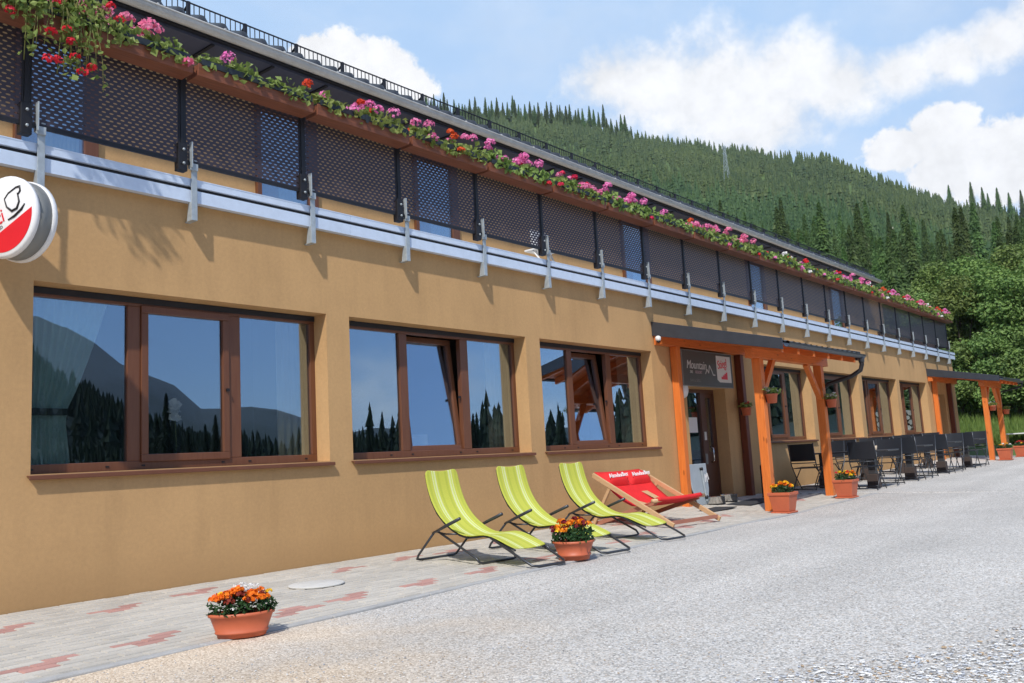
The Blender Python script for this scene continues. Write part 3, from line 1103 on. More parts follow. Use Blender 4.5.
def build_balcony():
    PX = [3.02 + 1.445 * k for k in range(-4, 23)]
    PX = [p for p in PX if p < 34.4]
    y = -.17
    for i, x in enumerate(PX):
        # post with its black clamp
        mb = MB()
        mb.bx(x - .022, x + .022, y + .004, y + .044, 4.02, 5.0)
        po = mb.build('railing_post', M['black'], house, bevel=.003)
        mb = MB()
        mb.bx(x - .055, x + .04, y - .012, y + .07, 3.97, 4.25)
        c = mb.build('clamp', M['black'], po, bevel=.006)
        for zz in (4.04, 4.18):
            MB().lathe([(.013, -.03), (.013, -.014), (.008, -.012)], (x - .01, y - .01, zz), 6, axis='Y').build('bolt', M['steel_br'], po)
        # galvanised bracket: upper plate beside the post, lower angle over the slab edge, foot back to the wall
        xb = x + .10
        mb = MB()
        mb.bx(xb - .022, xb - .010, y - .03, y + .05, 4.02, 4.28)
        mb.bx(xb - .022, xb + .06, y - .002, y + .02, 4.00, 4.07)
        mb.bx(xb + .0, xb + .062, -.150, -.138, 3.50, 4.13)
        mb.prism([(xb + .013, -.139, 3.50), (xb + .013, -.139, 3.69), (xb + .013, -.085, 3.69), (xb + .013, -.055, 3.50)], (-.012, 0, 0))
        mb.bx(xb + .013, xb + .062, -.138, -.002, 3.50, 3.512)
        mb.build('bracket', M['steel_br'], house, bevel=.002)
    for a, b in zip(PX[:-1], PX[1:]):
        # perforated sheet in a slim frame; the sheet keeps its own local origin so that the slots start the same everywhere
        mb = MB()
        mb.bx(a + .026, b - .026, y + .012, y + .036, 4.05, 4.09).bx(a + .026, b - .026, y + .012, y + .036, 4.97, 5.0)
        mb.bx(a + .026, a + .040, y + .012, y + .036, 4.09, 4.97).bx(b - .040, b - .026, y + .012, y + .036, 4.09, 4.97)
        fr = mb.build('railing_panel', M['black'], house)
        sh = MB()
        sh.add([(0, 0, 0), (b - a - .08, 0, 0), (b - a - .08, 0, .88), (0, 0, .88)], [(0, 1, 2, 3)])
        s = sh.build('sheet', M['perf'], fr, fixn=False)
        s.location = (a + .04, y + .018, 4.09)
    # end return of the railing
    mb = MB()
    xe = PX[-1]
    fr = MB().bx(xe - .02, xe + .02, y + .05, 2.1, 4.05, 4.09).bx(xe - .02, xe + .02, y + .05, 2.1, 4.97, 5.0).bx(xe - .02, xe + .02, 2.07, 2.1, 4.09, 4.97).bx(xe - .02, xe + .02, y + .05, y + .08, 4.09, 4.97).build('railing_panel', M['black'], house)
    sh = MB().add([(0, 0, 0), (2.3, 0, 0), (2.3, 0, .86), (0, 0, .86)], [(0, 1, 2, 3)])
    s = sh.build('sheet', M['perf'], fr, fixn=False)
    s.location = (xe, y + .05, 4.09)
    s.rotation_euler = (0, 0, R(90))
    # balcony doors in the upper wall
    for (a, b) in [(-1.2, -.2), (3.86, 4.55), (6.95, 7.75), (9.95, 10.75), (16.2, 17.1), (22.5, 23.4), (28.8, 29.7)]:
        mb = MB()
        b2 = b + .16
        mb.bx(a - .07, a, 2.09, 2.16, 3.97, 6.1).bx(b, b2, 2.09, 2.16, 3.97, 6.1).bx(a, b, 2.09, 2.16, 6.0, 6.1).bx(a, b, 2.09, 2.16, 3.97, 4.1)
        f = mb.build('balcony_door', M['frame'], house, bevel=.004)
        MB().bx(a, b, 2.125, 2.14, 4.1, 6.0).build('pane', M['glass'], f)
        cm = MB()
        n = 26
        P = []
        for k in range(n + 1):
            P.append((a + (b - a) * (.38 + .55 * k / n), 2.143 + .003 * math.sin(k * 1.9)))
        for k in range(n):
            cm.add([(P[k][0], P[k][1], 4.12), (P[k + 1][0], P[k + 1][1], 4.12), (P[k + 1][0], P[k + 1][1], 5.98), (P[k][0], P[k][1], 5.98)], [(0, 1, 2, 3)])
        cm.build('curtain', M['offwhite'], f)


def build_roof():
    ye, ze = 1.60, 6.62
    xe = 32.0
    # eave soffit and dark rafters
    MB().bx(X0 + .02, xe + .2, 1.66, 2.149, 6.455, 6.49).build('soffit', M['soffit'], house)
    x = 5.05 - .905 * 10
    while x < xe + .2:
        MB().bx(x - .022, x + .022, 1.66, 2.148, 6.432, 6.454).build('rafter', M['rafter'], house)
        x += .905
    MB().bx(X0, xe + .25, 1.60, 1.66, 6.495, 6.60).build('fascia', M['rafter'], house)
    # half-round gutter with a rolled lip
    mb = MB()
    prof = []
    n = 9
    for k in range(n + 1):
        a = PI + PI * k / n
        prof.append((1.53 + .075 * math.cos(a), 6.575 + .085 * math.sin(a)))
    inner = [(1.53 + (p[0] - 1.53) * .93, 6.577 + (p[1] - 6.575) * .93) for p in prof]
    poly = prof + inner[::-1]
    mb.prism([(X0, p[0], p[1]) for p in poly], (xe + .25 - X0, 0, 0))
    mb.tube([(X0, 1.452, 6.575), (xe + .25, 1.452, 6.575)], .012, 6)
    mb.tube([(X0, 1.468, 6.522), (xe + .25, 1.468, 6.522)], .004, 5)
    g = mb.build('gutter', M['gutter'], house, fixn=True)
    x = 3.3 - .9 * 6
    while x < xe:
        MB().bx(x - .012, x + .012, 1.443, 1.62, 6.572, 6.60).build('gutter_hook', M['gutter'], g)
        x += .9
    # tiled roof: rolls of tile, 22 degrees
    sl_ = math.tan(R(22))
    P = .30
    nx = int((xe + .3 - X0) / P * 6)
    V = []
    F = []
    depth = [0, .02, .38, .38, .80, .80, 1.6, 3.2, 4.8, 6.4]
    lift = [-.03, .035, .035, .0, .035, 0, .02, .02, .02, .02]
    for i in range(nx + 1):
        x = X0 - .2 + i * P / 6
        w = max(0, math.sin(2 * PI * x / P))
        for d, l in zip(depth, lift):
            V.append((x, ye - .02 + d, ze + d * sl_ + l + .02 + .075 * w))
    m = len(depth)
    for i in range(nx):
        for j in range(m - 1):
            F.append((i * m + j, (i + 1) * m + j, (i + 1) * m + j + 1, i * m + j + 1))
    o = np_mesh('roof', V, F, M['tile'], parent=house, smooth=True)
    zr = ze + 6.4 * sl_
    back = MB()
    back.prism([(X0 - .2, 8.0, zr), (X0 - .2, 11.5, 6.6), (X0 - .2, 11.5, 6.5), (X0 - .2, 8.0, zr - .12)], (xe + .5 - X0, 0, 0))
    back.prism([(X0 - .19, 1.7, ze - .03), (X0 - .19, 8.0, zr - .05), (X0 - .19, 11.4, 6.55), (X0 - .19, 11.4, 6.45), (X0 - .19, 2.2, 6.45)], (.12, 0, 0))
    back.prism([(xe + .1, 1.7, ze - .03), (xe + .1, 8.0, zr - .05), (xe + .1, 11.4, 6.55), (xe + .1, 11.4, 6.45), (xe + .1, 2.2, 6.45)], (.12, 0, 0))
    back.build('roof_back', M['tile'], house)
    # snow guard grille in sections
    mb = MB()
    yb = 1.80
    zb = ze + .2 * sl_ + .05
    x = X0
    mb.bx(X0, xe, yb - .008, yb + .008, zb + .215, zb + .23)
    mb.bx(X0, xe, yb - .008, yb + .008, zb + .03, zb + .042)
    k = 0
    while x < xe:
        mb.bx(x - .0045, x + .0045, yb - .005, yb + .005, zb + .042, zb + .215)
        x += .075
        k += 1
    x = 4.87 - .83 * 16
    while x < xe:
        mb.bx(x - .02, x + .02, yb - .012, yb + .03, zb - .06, zb + .235)
        mb.bar((x, yb + .02, zb + .19), (x, yb + .25, zb + .08), .03, .012)
        x += .83
    mb.build('snow_guard', M['rafter'], house)


build_facade()
for i, (a, b) in enumerate(WIN):
    build_window(a, b, tilt=(i in (1, 2)))
build_doors()
build_balcony()
build_roof()


t = thing('balcony_chair', 'white folding chair standing behind the perforated railing on the balcony', 'chair', (11.4, .75, 3.94))
for sx in (-.2, .2):
    MB().tube([(sx - .02, -.22, 0), (sx + .12, .05, .45), (sx + .2, .2, .85)], .014, 6).build('leg', M['white'], t)
    MB().tube([(sx + .2, -.22, 0), (sx + .02, .05, .45)], .014, 6).build('leg', M['white'], t)
MB().bx(-.2, .3, -.15, .2, .44, .47).build('seat', M['white'], t, bevel=.008)
MB().bx(-.02, .42, .17, .2, .60, .85).build('backrest', M['white'], t, bevel=.008)


# curtains and things on the inner window sills
def curtain(x0, x1, z0, z1, y, label, m, tied=False, folds=9):
    n = folds * 6
    zs = np.linspace(z0, z1, 14)
    V = []
    for z in zs:
        t = (z - z0) / (z1 - z0)
        w = 1.0
        if tied:
            # gathered by a cord at a third of the height
            w = 0.42 + 0.58 * abs(t - .36) ** .8 / (.64 ** .8) if t > .36 else 0.42 + 0.10 * (.36 - t) / .36
        for k in range(n + 1):
            u = k / n
            x = x0 + (x1 - x0) * u * w
            V.append((x, y + .025 * math.sin(u * folds * 2 * PI + z * .4) * (0.7 + .3 * w), z))
    F = []
    for i in range(len(zs) - 1):
        for k in range(n):
            a = i * (n + 1) + k
            F.append((a, a + 1, a + n + 2, a + n + 1))
    o = np_mesh('curtain', V, F, m, smooth=True)
    tag(o, label, 'curtain')
    if tied:
        zz = z0 + .36 * (z1 - z0)
        MB().bx(x0 - .01, x0 + (x1 - x0) * .43, y - .05, y + .05, zz - .03, zz + .03).build('tie_cord', M['tabletop'], o)
    return o


curtain(3.28, 4.02, 1.0, 2.80, .345, 'sage green tied back curtain at the left of the nearest window', M['curtain'], True)
ordw = ['nearest', 'second', 'third', 'fourth', 'fifth', 'sixth', 'seventh']
for i, (a, b) in enumerate(WIN):
    curtain(b - .30, b + .06, 1.0, 2.80, .52, 'beige curtain hanging at the right side inside the %s ground floor window' % ordw[i], M['curtain2'], False, 4)


def orchid(x, y, z, label, flip=1):
    t = thing('potted_orchid', label, 'plant', (x, y, z))
    MB().lathe([(.05, 0), (.058, .02), (.075, .11), (.078, .12), (.066, .12), (.06, .08)], n=18).build('pot', M['white'], t)
    st = [(0, 0, .1), (.005, 0, .3), (-.012 * flip, -.01, .48), (-.03 * flip, -.03, .58)]
    MB().tube(st, .004, 5).build('stem', M['stem'], t)
    cen = np.array([(-.03 * flip + .05 * rnd.uniform(-1, 1), -.04 + .02 * rnd.uniform(-1, 1), .60 + .1 * rnd.uniform(-1, 1)) for _ in range(46)])
    V, F = leaf_quads(cen, .085, .9, 0, nrg)
    np_mesh('blossom', V, F, M['whitep'], parent=t)
    cen = np.array([(.05 * math.cos(k), .05 * math.sin(k), .13) for k in range(5)])
    V, F = leaf_quads(cen, .16, .35, .4, nrg)
    np_mesh('leaf', V, F, M['mleaf'], parent=t)


def shelf(x0, x1):
    MB().bx(x0, x1, .385, .62, 1.05, 1.09).build('inner_sill', M['offwhite'], house)


shelf(3.2, 6.28)
shelf(6.65, 9.88)
shelf(10.25, 13.38)
orchid(4.70, .405, 1.09, 'white orchid in a white pot behind the middle pane of the nearest window')
orchid(11.55, .43, 1.09, 'white orchid behind the tilted sash of the third window', -1)
t = MB().bx(8.05, 8.33, .50, .53, 1.09, 1.40).build('paper_card', M['paper'])
tag(t, 'white paper card standing inside the second window', 'card')


# ------------------------------------------------------------------ writing
def text_mesh(name, body, size, mt, parent, loc, rot, ext=.002, shear=0.0, xs=1.0):
    cu = bpy.data.curves.new(name, 'FONT')
    cu.body = body
    cu.size = size
    cu.extrude = ext
    cu.shear = shear
    cu.align_x = 'LEFT'
    tmp = bpy.data.objects.new('tmp', cu)
    C.objects.link(tmp)
    dg = bpy.context.evaluated_depsgraph_get()
    me = bpy.data.meshes.new_from_object(tmp.evaluated_get(dg))
    bpy.data.objects.remove(tmp)
    bpy.data.curves.remove(cu)
    me.name = name
    me.materials.clear()
    me.materials.append(mt)
    o = bpy.data.objects.new(name, me)
    C.objects.link(o)
    o.parent = parent
    o.location = loc
    o.rotation_euler = rot
    o.scale = (xs, 1, 1)
    return o


def round_sign():
    r = .335
    cy, cz = -.43, 3.01
    t = thing('round_sign', 'round white and red cafe sign box with coffee cup hanging from the balcony edge', 'sign', (2.76, cy, cz - r + .13), R(20))
    L = lambda y, z: (0, y - cy, z - cz + r)
    MB().lathe([(r - .012, .035), (r - .012, .175)], (0, 0, r), 40, axis='X').build('rim', M['grey'], t)
    face = MB().lathe([(r - .02, 0), (r, .012), (r, .04), (r - .01, .042)], (0, 0, r), 40, axis='X')
    face.build('face_panel', M['white'], t)
    MB().lathe([(r - .01, .168), (r, .17), (r, .21), (r - .02, .225)], (0, 0, r), 40, axis='X').build('face_panel', M['white'], t)
    # red lower segment below a rising slanted line; on the face, right is -y
    pts = []
    ang = R(27)
    ca, sa = math.cos(ang), math.sin(ang)
    h = -.095
    rr = .292
    a0 = math.asin(h / rr)
    n = 30
    for k in range(n + 1):
        a = PI - a0 + (PI + 2 * a0) * k / n
        u, v = rr * math.cos(a), rr * math.sin(a)
        U, W = u * ca - v * sa, u * sa + v * ca
        pts.append((-.003, -U, W + r))
    MB().prism(pts, (.004, 0, 0)).build('red_panel', M['red'], t)
    # cup outline
    cup = MB()

    def P(u, v):
        U, W = u * ca - v * sa, u * sa + v * ca
        return (-.003, -U, W + r)
    cu, cv = .135, .055
    q = 1.25
    cup.tube([P(cu - .055 * q, cv + .055 * q), P(cu - .06 * q, cv + .0), P(cu - .035 * q, cv - .05 * q), P(cu + .01 * q, cv - .058 * q), P(cu + .042 * q, cv - .03 * q), P(cu + .055 * q, cv + .03 * q)], [.004, .007, .010, .010, .008, .006], 6)
    cup.tube([P(cu - .055 * q, cv + .058 * q), P(cu - .01 * q, cv + .075 * q), P(cu + .06 * q, cv + .072 * q), P(cu + .09 * q, cv + .060 * q), P(cu + .08 * q, cv + .03 * q), P(cu + .05 * q, cv + .018 * q)], [.004, .005, .006, .009, .008, .005], 6)
    cup.tube([P(cu - .085 * q, cv - .085 * q), P(cu - .03 * q, cv - .092 * q), P(cu + .04 * q, cv - .085 * q), P(cu + .075 * q, cv - .068 * q)], [.006, .010, .010, .005], 6)
    cup.build('coffee_cup_mark', M['black'], t)
    rot = Matrix(((0, 0, -1), (-1, 0, 0), (0, 1, 0)))      # local x -> -y, local y -> z, local z -> -x
    rot = Matrix.Rotation(-ang, 3, 'X') @ rot
    e = rot.to_euler()
    o = text_mesh('lettering', 'etti', .165, M['red'], t, P(-.19, -.035), e, .002, .15, .85)
    o2 = text_mesh('small_lettering', 'ESPRESSO', .034, M['grey'], t, P(-.19, -.075), e, .002, 0, 1)
    # short hanger up to the balcony bracket
    MB().bar((.11, .08, 2 * r - .03), (.45, .13, .73), .03, .02).build('hanger', M['steel_br'], t)


round_sign()


def door_sign():
    # grey light box above the entrance
    t = thing('sign_box', 'grey sign box with white lettering and red label above the entrance door', 'sign', (14.19, -.16, 2.17))
    W, H = 1.98, .64
    MB().bx(0, W, 0, .14, 0, H).build('case', M['signgrey'], t, bevel=.01)
    MB().bx(-.012, W + .012, -.006, .02, -.012, .0).bx(-.012, W + .012, -.006, .02, H, H + .012).bx(-.012, 0, -.006, .02, 0, H).bx(W, W + .012, -.006, .02, 0, H).build('case_edge', M['grey'], t)
    rx = (R(90), 0, 0)
    text_mesh('lettering', 'Mountain', .22, M['signtext'], t, (.14, -.004, .31), rx, .002, .25, .92)
    text_mesh('small_lettering', 'SKI', .075, M['signtext'], t, (.26, -.004, .225), rx, .002)
    text_mesh('small_lettering', 'RESORT', .075, M['pink'] if False else mat('sign_rose', (.52, .40, .43), .5), t, (.46, -.004, .225), rx, .002)
    text_mesh('small_lettering', 'BAR & GRILL', .075, M['grey'], t, (.24, -.004, .07), rx, .002)
    # mountain outline
    mm = MB()
    pk = [(.86, .23), (.93, .32), (.99, .25), (1.04, .40), (1.12, .30), (1.17, .22), (1.25, .22)]
    for p, q in zip(pk[:-1], pk[1:]):
        mm.bar((p[0], -.003, p[1]), (q[0], -.003, q[1]), .004, .02, (0, 0, 1))
    mm.build('mountain_mark', M['signtext'], t)
    # off-white label with clipped corner
    MB().prism([(1.33, -.006, .14), (1.43, -.006, .09), (1.92, -.006, .09), (1.92, -.006, .60), (1.33, -.006, .60)], (0, .005, 0)).build('label_panel', M['offwhite'], t)
    text_mesh('lettering', 'Stiegl', .235, M['red'], t, (1.37, -.009, .34), (R(90), R(-8), 0), .002, .1, .80)
    sm = MB()
    for k in range(4):
        sm.bx(1.50 + .065 * k, 1.56 + .065 * k, -.009, -.006, .15, .20 + .03 * k)
    sm.build('stair_mark', M['red'], t)


door_sign()

t = thing('wall_lamp', 'oval white wall lamp left of the entrance door', 'lamp', (14.36, 0, 2.10))
MB().lathe([(.10, 0), (.10, -.03), (.092, -.032)], n=24, sy=1.35, axis='Y').build('base', M['grey'], t)
MB().lathe([(.115, -.032), (.118, -.05), (.10, -.09), (.06, -.118), (.01, -.125)], n=24, sy=1.35, axis='Y').build('lamp_shade', M['white'], t)
t = thing('wall_lamp', 'small white wall lamp beside the far porch door', 'lamp', (31.55, 0, 2.25))
MB().lathe([(.08, 0), (.08, -.03), (.07, -.032)], n=16, sy=1.35, axis='Y').build('base', M['grey'], t)
MB().lathe([(.10, -.032), (.10, -.05), (.08, -.09), (.01, -.11)], n=16, sy=1.35, axis='Y').build('lamp_shade', M['white'], t)


# ------------------------------------------------------------------ porches
def porch(x0, x1, px0, px1, zw, zf, yf, py, label, full=True, postz=None):
    """lean-to canopy: x0..x1 roof, posts at px0, px1; zw roof top at the wall, zf at the front edge"""
    t = thing('porch', label, 'porch', (x0, 0, 0))
    O = lambda x, y, z: (x - x0, y, z)
    sl_ = (zw - zf) / (-yf)
    zroof = lambda y: zw + sl_ * y
    # roof covering with battens of tile
    rf = MB()
    nx = int((x1 - x0) / .05)
    ds = [0.0]
    ny = 7
    V = []
    F = []
    for i in range(nx + 1):
        x = i * (x1 - x0) / nx
        w = .012 * math.sin(2 * PI * x / .25)
        for j in range(ny * 2):
            k = j // 2
            y = yf * (k + (j % 2)) / ny
            lift = .0 if j % 2 == 0 else .028
            V.append((x, y, zroof(y) + w + lift + .01))
    m = ny * 2
    for i in range(nx):
        for j in range(m - 1):
            F.append((i * m + j, i * m + j + 1, (i + 1) * m + j + 1, (i + 1) * m + j))
    np_mesh('roof', V, F, M['tile'], parent=t, smooth=False)
    MB().prism([(0.01, 0, zw - .03), (0.01, yf, zf - .03), (.01, yf, zf - .005), (.01, 0, zw - .005)], (x1 - x0 - .02, 0, 0)).build('roof_boarding', M['canopyy'], t)
    # side trims and front edge
    for xx, nm in ((-.03, 'a'), (x1 - x0, 'b')):
        MB().prism([(xx, 0, zw - .19), (xx, 0, zw + .06), (xx, yf - .04, zf + .06), (xx, yf - .04, zf - .12)], (.03, 0, 0)).build('side_trim', M['trim'], t, bevel=.004)
    g = MB()
    pr = []
    for k in range(9):
        a = PI + PI * k / 8
        pr.append((yf - .09 + .06 * math.cos(a), zf - .01 + .075 * math.sin(a)))
    inn = [(yf - .09 + (p[0] - yf + .09) * .9, zf - .008 + (p[1] - zf + .01) * .9) for p in pr]
    g.prism([(.02, p[0], p[1]) for p in pr + inn[::-1]], (x1 - x0 - .02, 0, 0))
    g.build('gutter', M['trim'], t)
    # rafters
    mb = MB()
    n = 6
    for k in range(n):
        x = .12 + (x1 - x0 - .24) * k / (n - 1)
        mb.prism([(x - .04, -.02, zw - .16), (x - .04, -.02, zw - .035), (x - .04, yf + .03, zf - .035), (x - .04, yf + .03, zf - .15)], (.08, 0, 0))
    mb.build('rafter', M['canopyy'], t, bevel=.004)
    # beams
    zb = zroof(py) - .16
    fb = MB().bx(px0 - x0 - .32, px1 - x0 + .35, py - .07, py + .07, zb - .17, zb)
    fb.build('front_beam', M['canopyx'], t, bevel=.006)
    wb = MB().bx(.0, x1 - x0 - .05, -.15, -.012, zw - .36, zw - .19)
    wb.build('wall_beam', M['canopyx'], t, bevel=.006)
    # posts
    for x in (px0, px1):
        z0 = gz(x, py) - .02
        MB().bx(x - x0 - .075, x - x0 + .075, py - .075, py + .075, z0, zb - .17).build('post', M['canopy'], t, bevel=.008)
        s = 1 if x == px0 else -1
        br = MB()
        br.bar(O(x + s * .05, py, zb - .80), O(x + s * .62, py, zb - .16), .09, .10)
        br.build('brace', M['canopy'], t, bevel=.005)
    for x, m_ in ((px0, M['canopy']), (px1 - .15, M['darkwood'])):
        z0 = gz(x, -.1) - .02
        MB().bx(x - x0 - .07, x - x0 + .07, -.15, -.012, z0, zw - .36).build('wall_post', m_, t, bevel=.008)
    if full:
        dp = MB()
        xx = x1 - x0 - .12
        px = px1 - x0 + .125
        dp.tube([(xx, yf - .09, zf - .07), (xx, yf - .09, zf - .20), (xx - .01, yf - .06, zf - .30), (xx - .05, yf + .10, zf - .40), (px + .02, py - .12, zf - .50), (px, py - .02, zf - .58), (px, py + .02, zf - .68), (px, py + .02, gz(px1, py) + .08)], .042, 10)
        dp.build('downpipe', M['black'], t)
        MB().lathe([(.055, 0), (.06, -.02), (.05, -.1)], (xx, yf - .09, zf - .06), 12).build('gutter_outlet', M['trim'], t)
    else:
        dp = MB()
        xx = x1 - x0 - .12
        dp.tube([(xx, yf - .09, zf - .07), (xx, yf - .09, zf - .2), (xx, py + .1, zf - .35), (xx, py + .1, gz(x1, py) + .1)], .04, 8)
        dp.build('downpipe', M['black'], t)
    return t


porch(13.5, 17.15, 14.10, 16.85, 3.22, 2.62, -2.3, -1.62, 'orange timber porch with dark roof over the entrance door behind the red deck chair')
porch(30.85, 34.1, 31.3, 33.3, 3.16, 2.72, -2.05, -1.52, 'orange timber porch with dark roof at the far end of the house', False)
t = thing('security_camera', 'small white dome camera at the wall end of the entrance porch roof', 'camera', (13.47, -.12, 2.92))
MB().lathe([(.035, 0), (.05, .02), (.05, .07), (.02, .09)], n=14).build('housing', M['white'], t)
MB().lathe([(.01, -.035), (.03, -.02), (.036, 0)], n=14).build('dome', M['black'], t)


# ------------------------------------------------------------------ flower boxes
def flower_head(mb_c, size, n, g):
    c = np.array(mb_c)
    d = g.normal(size=(n, 3))
    d /= np.linalg.norm(d, axis=1)[:, None]
    d[:, 2] = np.abs(d[:, 2]) * .8 + d[:, 2] * .2
    return c + d * size, d


def bloom_mesh(name, heads, size, petal, mt, parent, seed, n=22):
    g = np.random.default_rng(seed)
    Vs, Fs, b = [], [], 0
    for h in heads:
        s = size * g.uniform(.75, 1.2)
        cen, d = flower_head(h, s, n, g)
        V, F = leaf_quads(cen, petal, .95, 0, g, d * 2.0, .1)
        Vs.append(V)
        Fs.append(F + b)
        b += len(V)
    return np_mesh(name, np.concatenate(Vs), np.concatenate(Fs), mt, parent=parent)


BOXL = 1.39


def box_variant(seed, pink, red, white, lush=1.0):
    """returns dict of mesh objects' data for a flower box (made once, then shared)"""
    g = np.random.default_rng(seed)
    n = int(540 * lush)
    cx = g.uniform(-.66, .66, n)
    hgt = .5 + .5 * np.sin(cx * 5 + seed) * np.sin(cx * 11 + seed * 2)
    cz = .15 + g.random(n) ** .9 * (.05 + .12 * hgt)
    cy = g.normal(0, .075, n)
    hang = g.random(n) < .09
    cz[hang] = g.uniform(.05, .16, hang.sum())
    cy[hang] = -.12 - g.random(hang.sum()) * .05
    cen = np.stack([cx, cy, cz], 1)
    leaf = leaf_quads(cen, .078, .85, .5, g)
    heads = {}
    for nm, k in (('pink', int(pink * 1.5)), ('redp', int(red * 1.4)), ('whitep', int(white * 1.4))):
        hs = []
        for _ in range(k):
            x = float(g.uniform(-.63, .63))
            hh = .5 + .5 * math.sin(x * 5 + seed) * math.sin(x * 11 + seed * 2)
            if g.random() < .12:
                hs.append((x, -.16, float(g.uniform(.05, .16))))
            else:
                hs.append((x, float(g.normal(-.03, .06)), .215 + .13 * hh + float(g.uniform(-.03, .09))))
        heads[nm] = hs
    return leaf, heads


VAR = {
    'red': (3, 4, 3, 0, 1.0), 'pink': (5, 10, 1, 0, 1.0), 'sparse': (8, 1, 1, 0, .7), 'mix': (11, 5, 2, 0, 1.0),
    'redpink': (14, 6, 3, 0, 1.0), 'pinklush': (17, 10, 2, 0, 1.15), 'white': (21, 3, 3, 4, 1.2), 'far': (25, 4, 3, 2, 1.25), 'green': (29, 1, 1, 0, 1.0)}
DESC = {'red': 'a few red and pink geraniums', 'pink': 'a row of pink geraniums', 'sparse': 'low green leaves and few blossoms', 'mix': 'pink and red geraniums', 'redpink': 'pink and some red geraniums',
        'pinklush': 'a thick bunch of pink geraniums', 'white': 'some white blossoms among the leaves', 'far': 'mixed red, white and pink blossoms', 'green': 'mostly green leaves'}
made = {}


def flower_box(x, kind, label):
    t = thing('flower_box', label, 'flower box', (x, -.30, 4.885), 0, 'flower boxes along the balcony railing')
    if kind not in made:
        sd, p, r, w, lush = VAR[kind]
        bm = MB()
        h = .122
        bm.prism([(-BOXL / 2, -.105, 0), (-BOXL / 2, -.115, h), (-BOXL / 2, -.095, h), (-BOXL / 2, -.087, 0)], (BOXL, 0, 0))
        bm.bx(-BOXL / 2, BOXL / 2, -.086, .105, 0, .018)
        bm.bx(-BOXL / 2, BOXL / 2, .09, .108, .019, h)
        bm.bx(-BOXL / 2, -BOXL / 2 + .018, -.086, .089, .019, h - .005)
        bm.bx(BOXL / 2 - .018, BOXL / 2, -.086, .089, .019, h - .005)
        parts = [bm.build('box', M['boxwood'], None, bevel=.003)]
        lm = MB()
        lm.bx(-BOXL / 2 + .03, BOXL / 2 - .03, -.132, -.117, .110, .172)
        lm.bx(-BOXL / 2 + .03, BOXL / 2 - .03, -.116, .085, .135, .15)
        lm.bx(-BOXL / 2 + .03, BOXL / 2 - .03, .07, .085, .15, .172)
        lm.bx(-.02, .02, -.138, -.129, .08, .18)
        parts.append(lm.build('planter_liner', M['liner'], None))
        leaf, heads = box_variant(sd, p, r, w, lush)
        parts.append(np_mesh('foliage', leaf[0], leaf[1], M['leaf']))
        for nm, mk, sz in (('pink_blossom', 'pink', .066), ('red_blossom', 'redp', .048), ('white_blossom', 'whitep', .052)):
            if heads[mk]:
                parts.append(bloom_mesh(nm, heads[mk], sz, .042, M[mk], None, sd + 5, 34))
        made[kind] = [q.data for q in parts], [q.name.split('.')[0] for q in parts], parts
        for q in parts:
            q.parent = t
    else:
        datas, names, _ = made[kind]
        for q in made[kind][2]:
            c = q.copy()
            C.objects.link(c)
            c.parent = t
    return t


seq = ['sparse', 'mix', 'red', 'pink', 'sparse', 'mix', 'red', 'pinklush', 'redpink', 'pinklush', 'sparse', 'pink', 'pinklush', 'green', 'white', 'green', 'redpink', 'pinklush', 'white', 'far', 'far', 'far', 'white', 'far', 'far']
names = ['first', 'second', 'third', 'fourth', 'fifth', 'sixth', 'seventh', 'eighth', 'ninth', 'tenth', 'eleventh', 'twelfth', 'thirteenth', 'fourteenth', 'fifteenth', 'sixteenth', 'seventeenth', 'eighteenth', 'nineteenth', 'twentieth', 'twenty-first', 'twenty-second', 'twenty-third', 'twenty-fourth']
k = 0
for i in range(-1, 22):
    x = 3.02 + 1.445 * (i + .5)
    if x > 34:
        break
    kind = seq[min(i + 3, len(seq) - 1)]
    if i == 21 or x > 32.6:
        lab = 'balcony flower box with %s, last at the far end' % DESC[kind]
    else:
        lab = '%s balcony flower box from the near end, %s' % (names[k], DESC[kind])
    flower_box(x, kind, lab)
    k += 1


def trailing_plant():
    t = thing('trailing_geranium', 'straggling red geranium hanging down over the perforated railing above the round sign', 'plant', (3.15, -.42, 5.10))
    g = np.random.default_rng(77)
    st = MB()
    cs = []
    ends = []
    for k in range(46):
        x0 = g.uniform(-.55, .50)
        ln = g.uniform(.12, .30) if abs(x0 - .0) > .28 else g.uniform(.2, .75)
        side = g.uniform(-.12, .16)
        pts = [(x0, .10, .02), (x0 + side * .2, -.03, .10 + .08 * g.random()), (x0 + side * .6, -.10, .02 - ln * .25), (x0 + side * .9, -.11, -ln * .65), (x0 + side, -.09, -ln)]
        st.tube(pts, .004, 4)
        for _ in range(int(7 + ln * 26)):
            u = g.random() * 3.99
            i = int(u)
            f = u - i
            p = np.array(pts[i]) * (1 - f) + np.array(pts[i + 1]) * f
            cs.append(p + g.normal(size=3) * .028)
        if ln > .3:
            ends.append(pts[-1])
    st.build('stem', M['leafdry'], t)
    V, F = leaf_quads(np.array(cs), .062, .85, .4, g)
    np_mesh('foliage', V, F, M['leaf'], parent=t)
    hd = [(-.10, -.13, -.34), (.02, -.15, -.28), (.06, -.15, -.38), (-.13, -.15, -.60), (-.05, -.15, -.58), (.24, -.14, -.55), (-.42, -.13, -.27), (.10, -.14, -.50), (.16, -.14, -.62), (.42, -.1, .10), (-.05, -.15, -.05), (.5, -.1, .0)]
    bloom_mesh('red_blossom', hd, .042, .032, M['redp'], t, 6, 26)


trailing_plant()


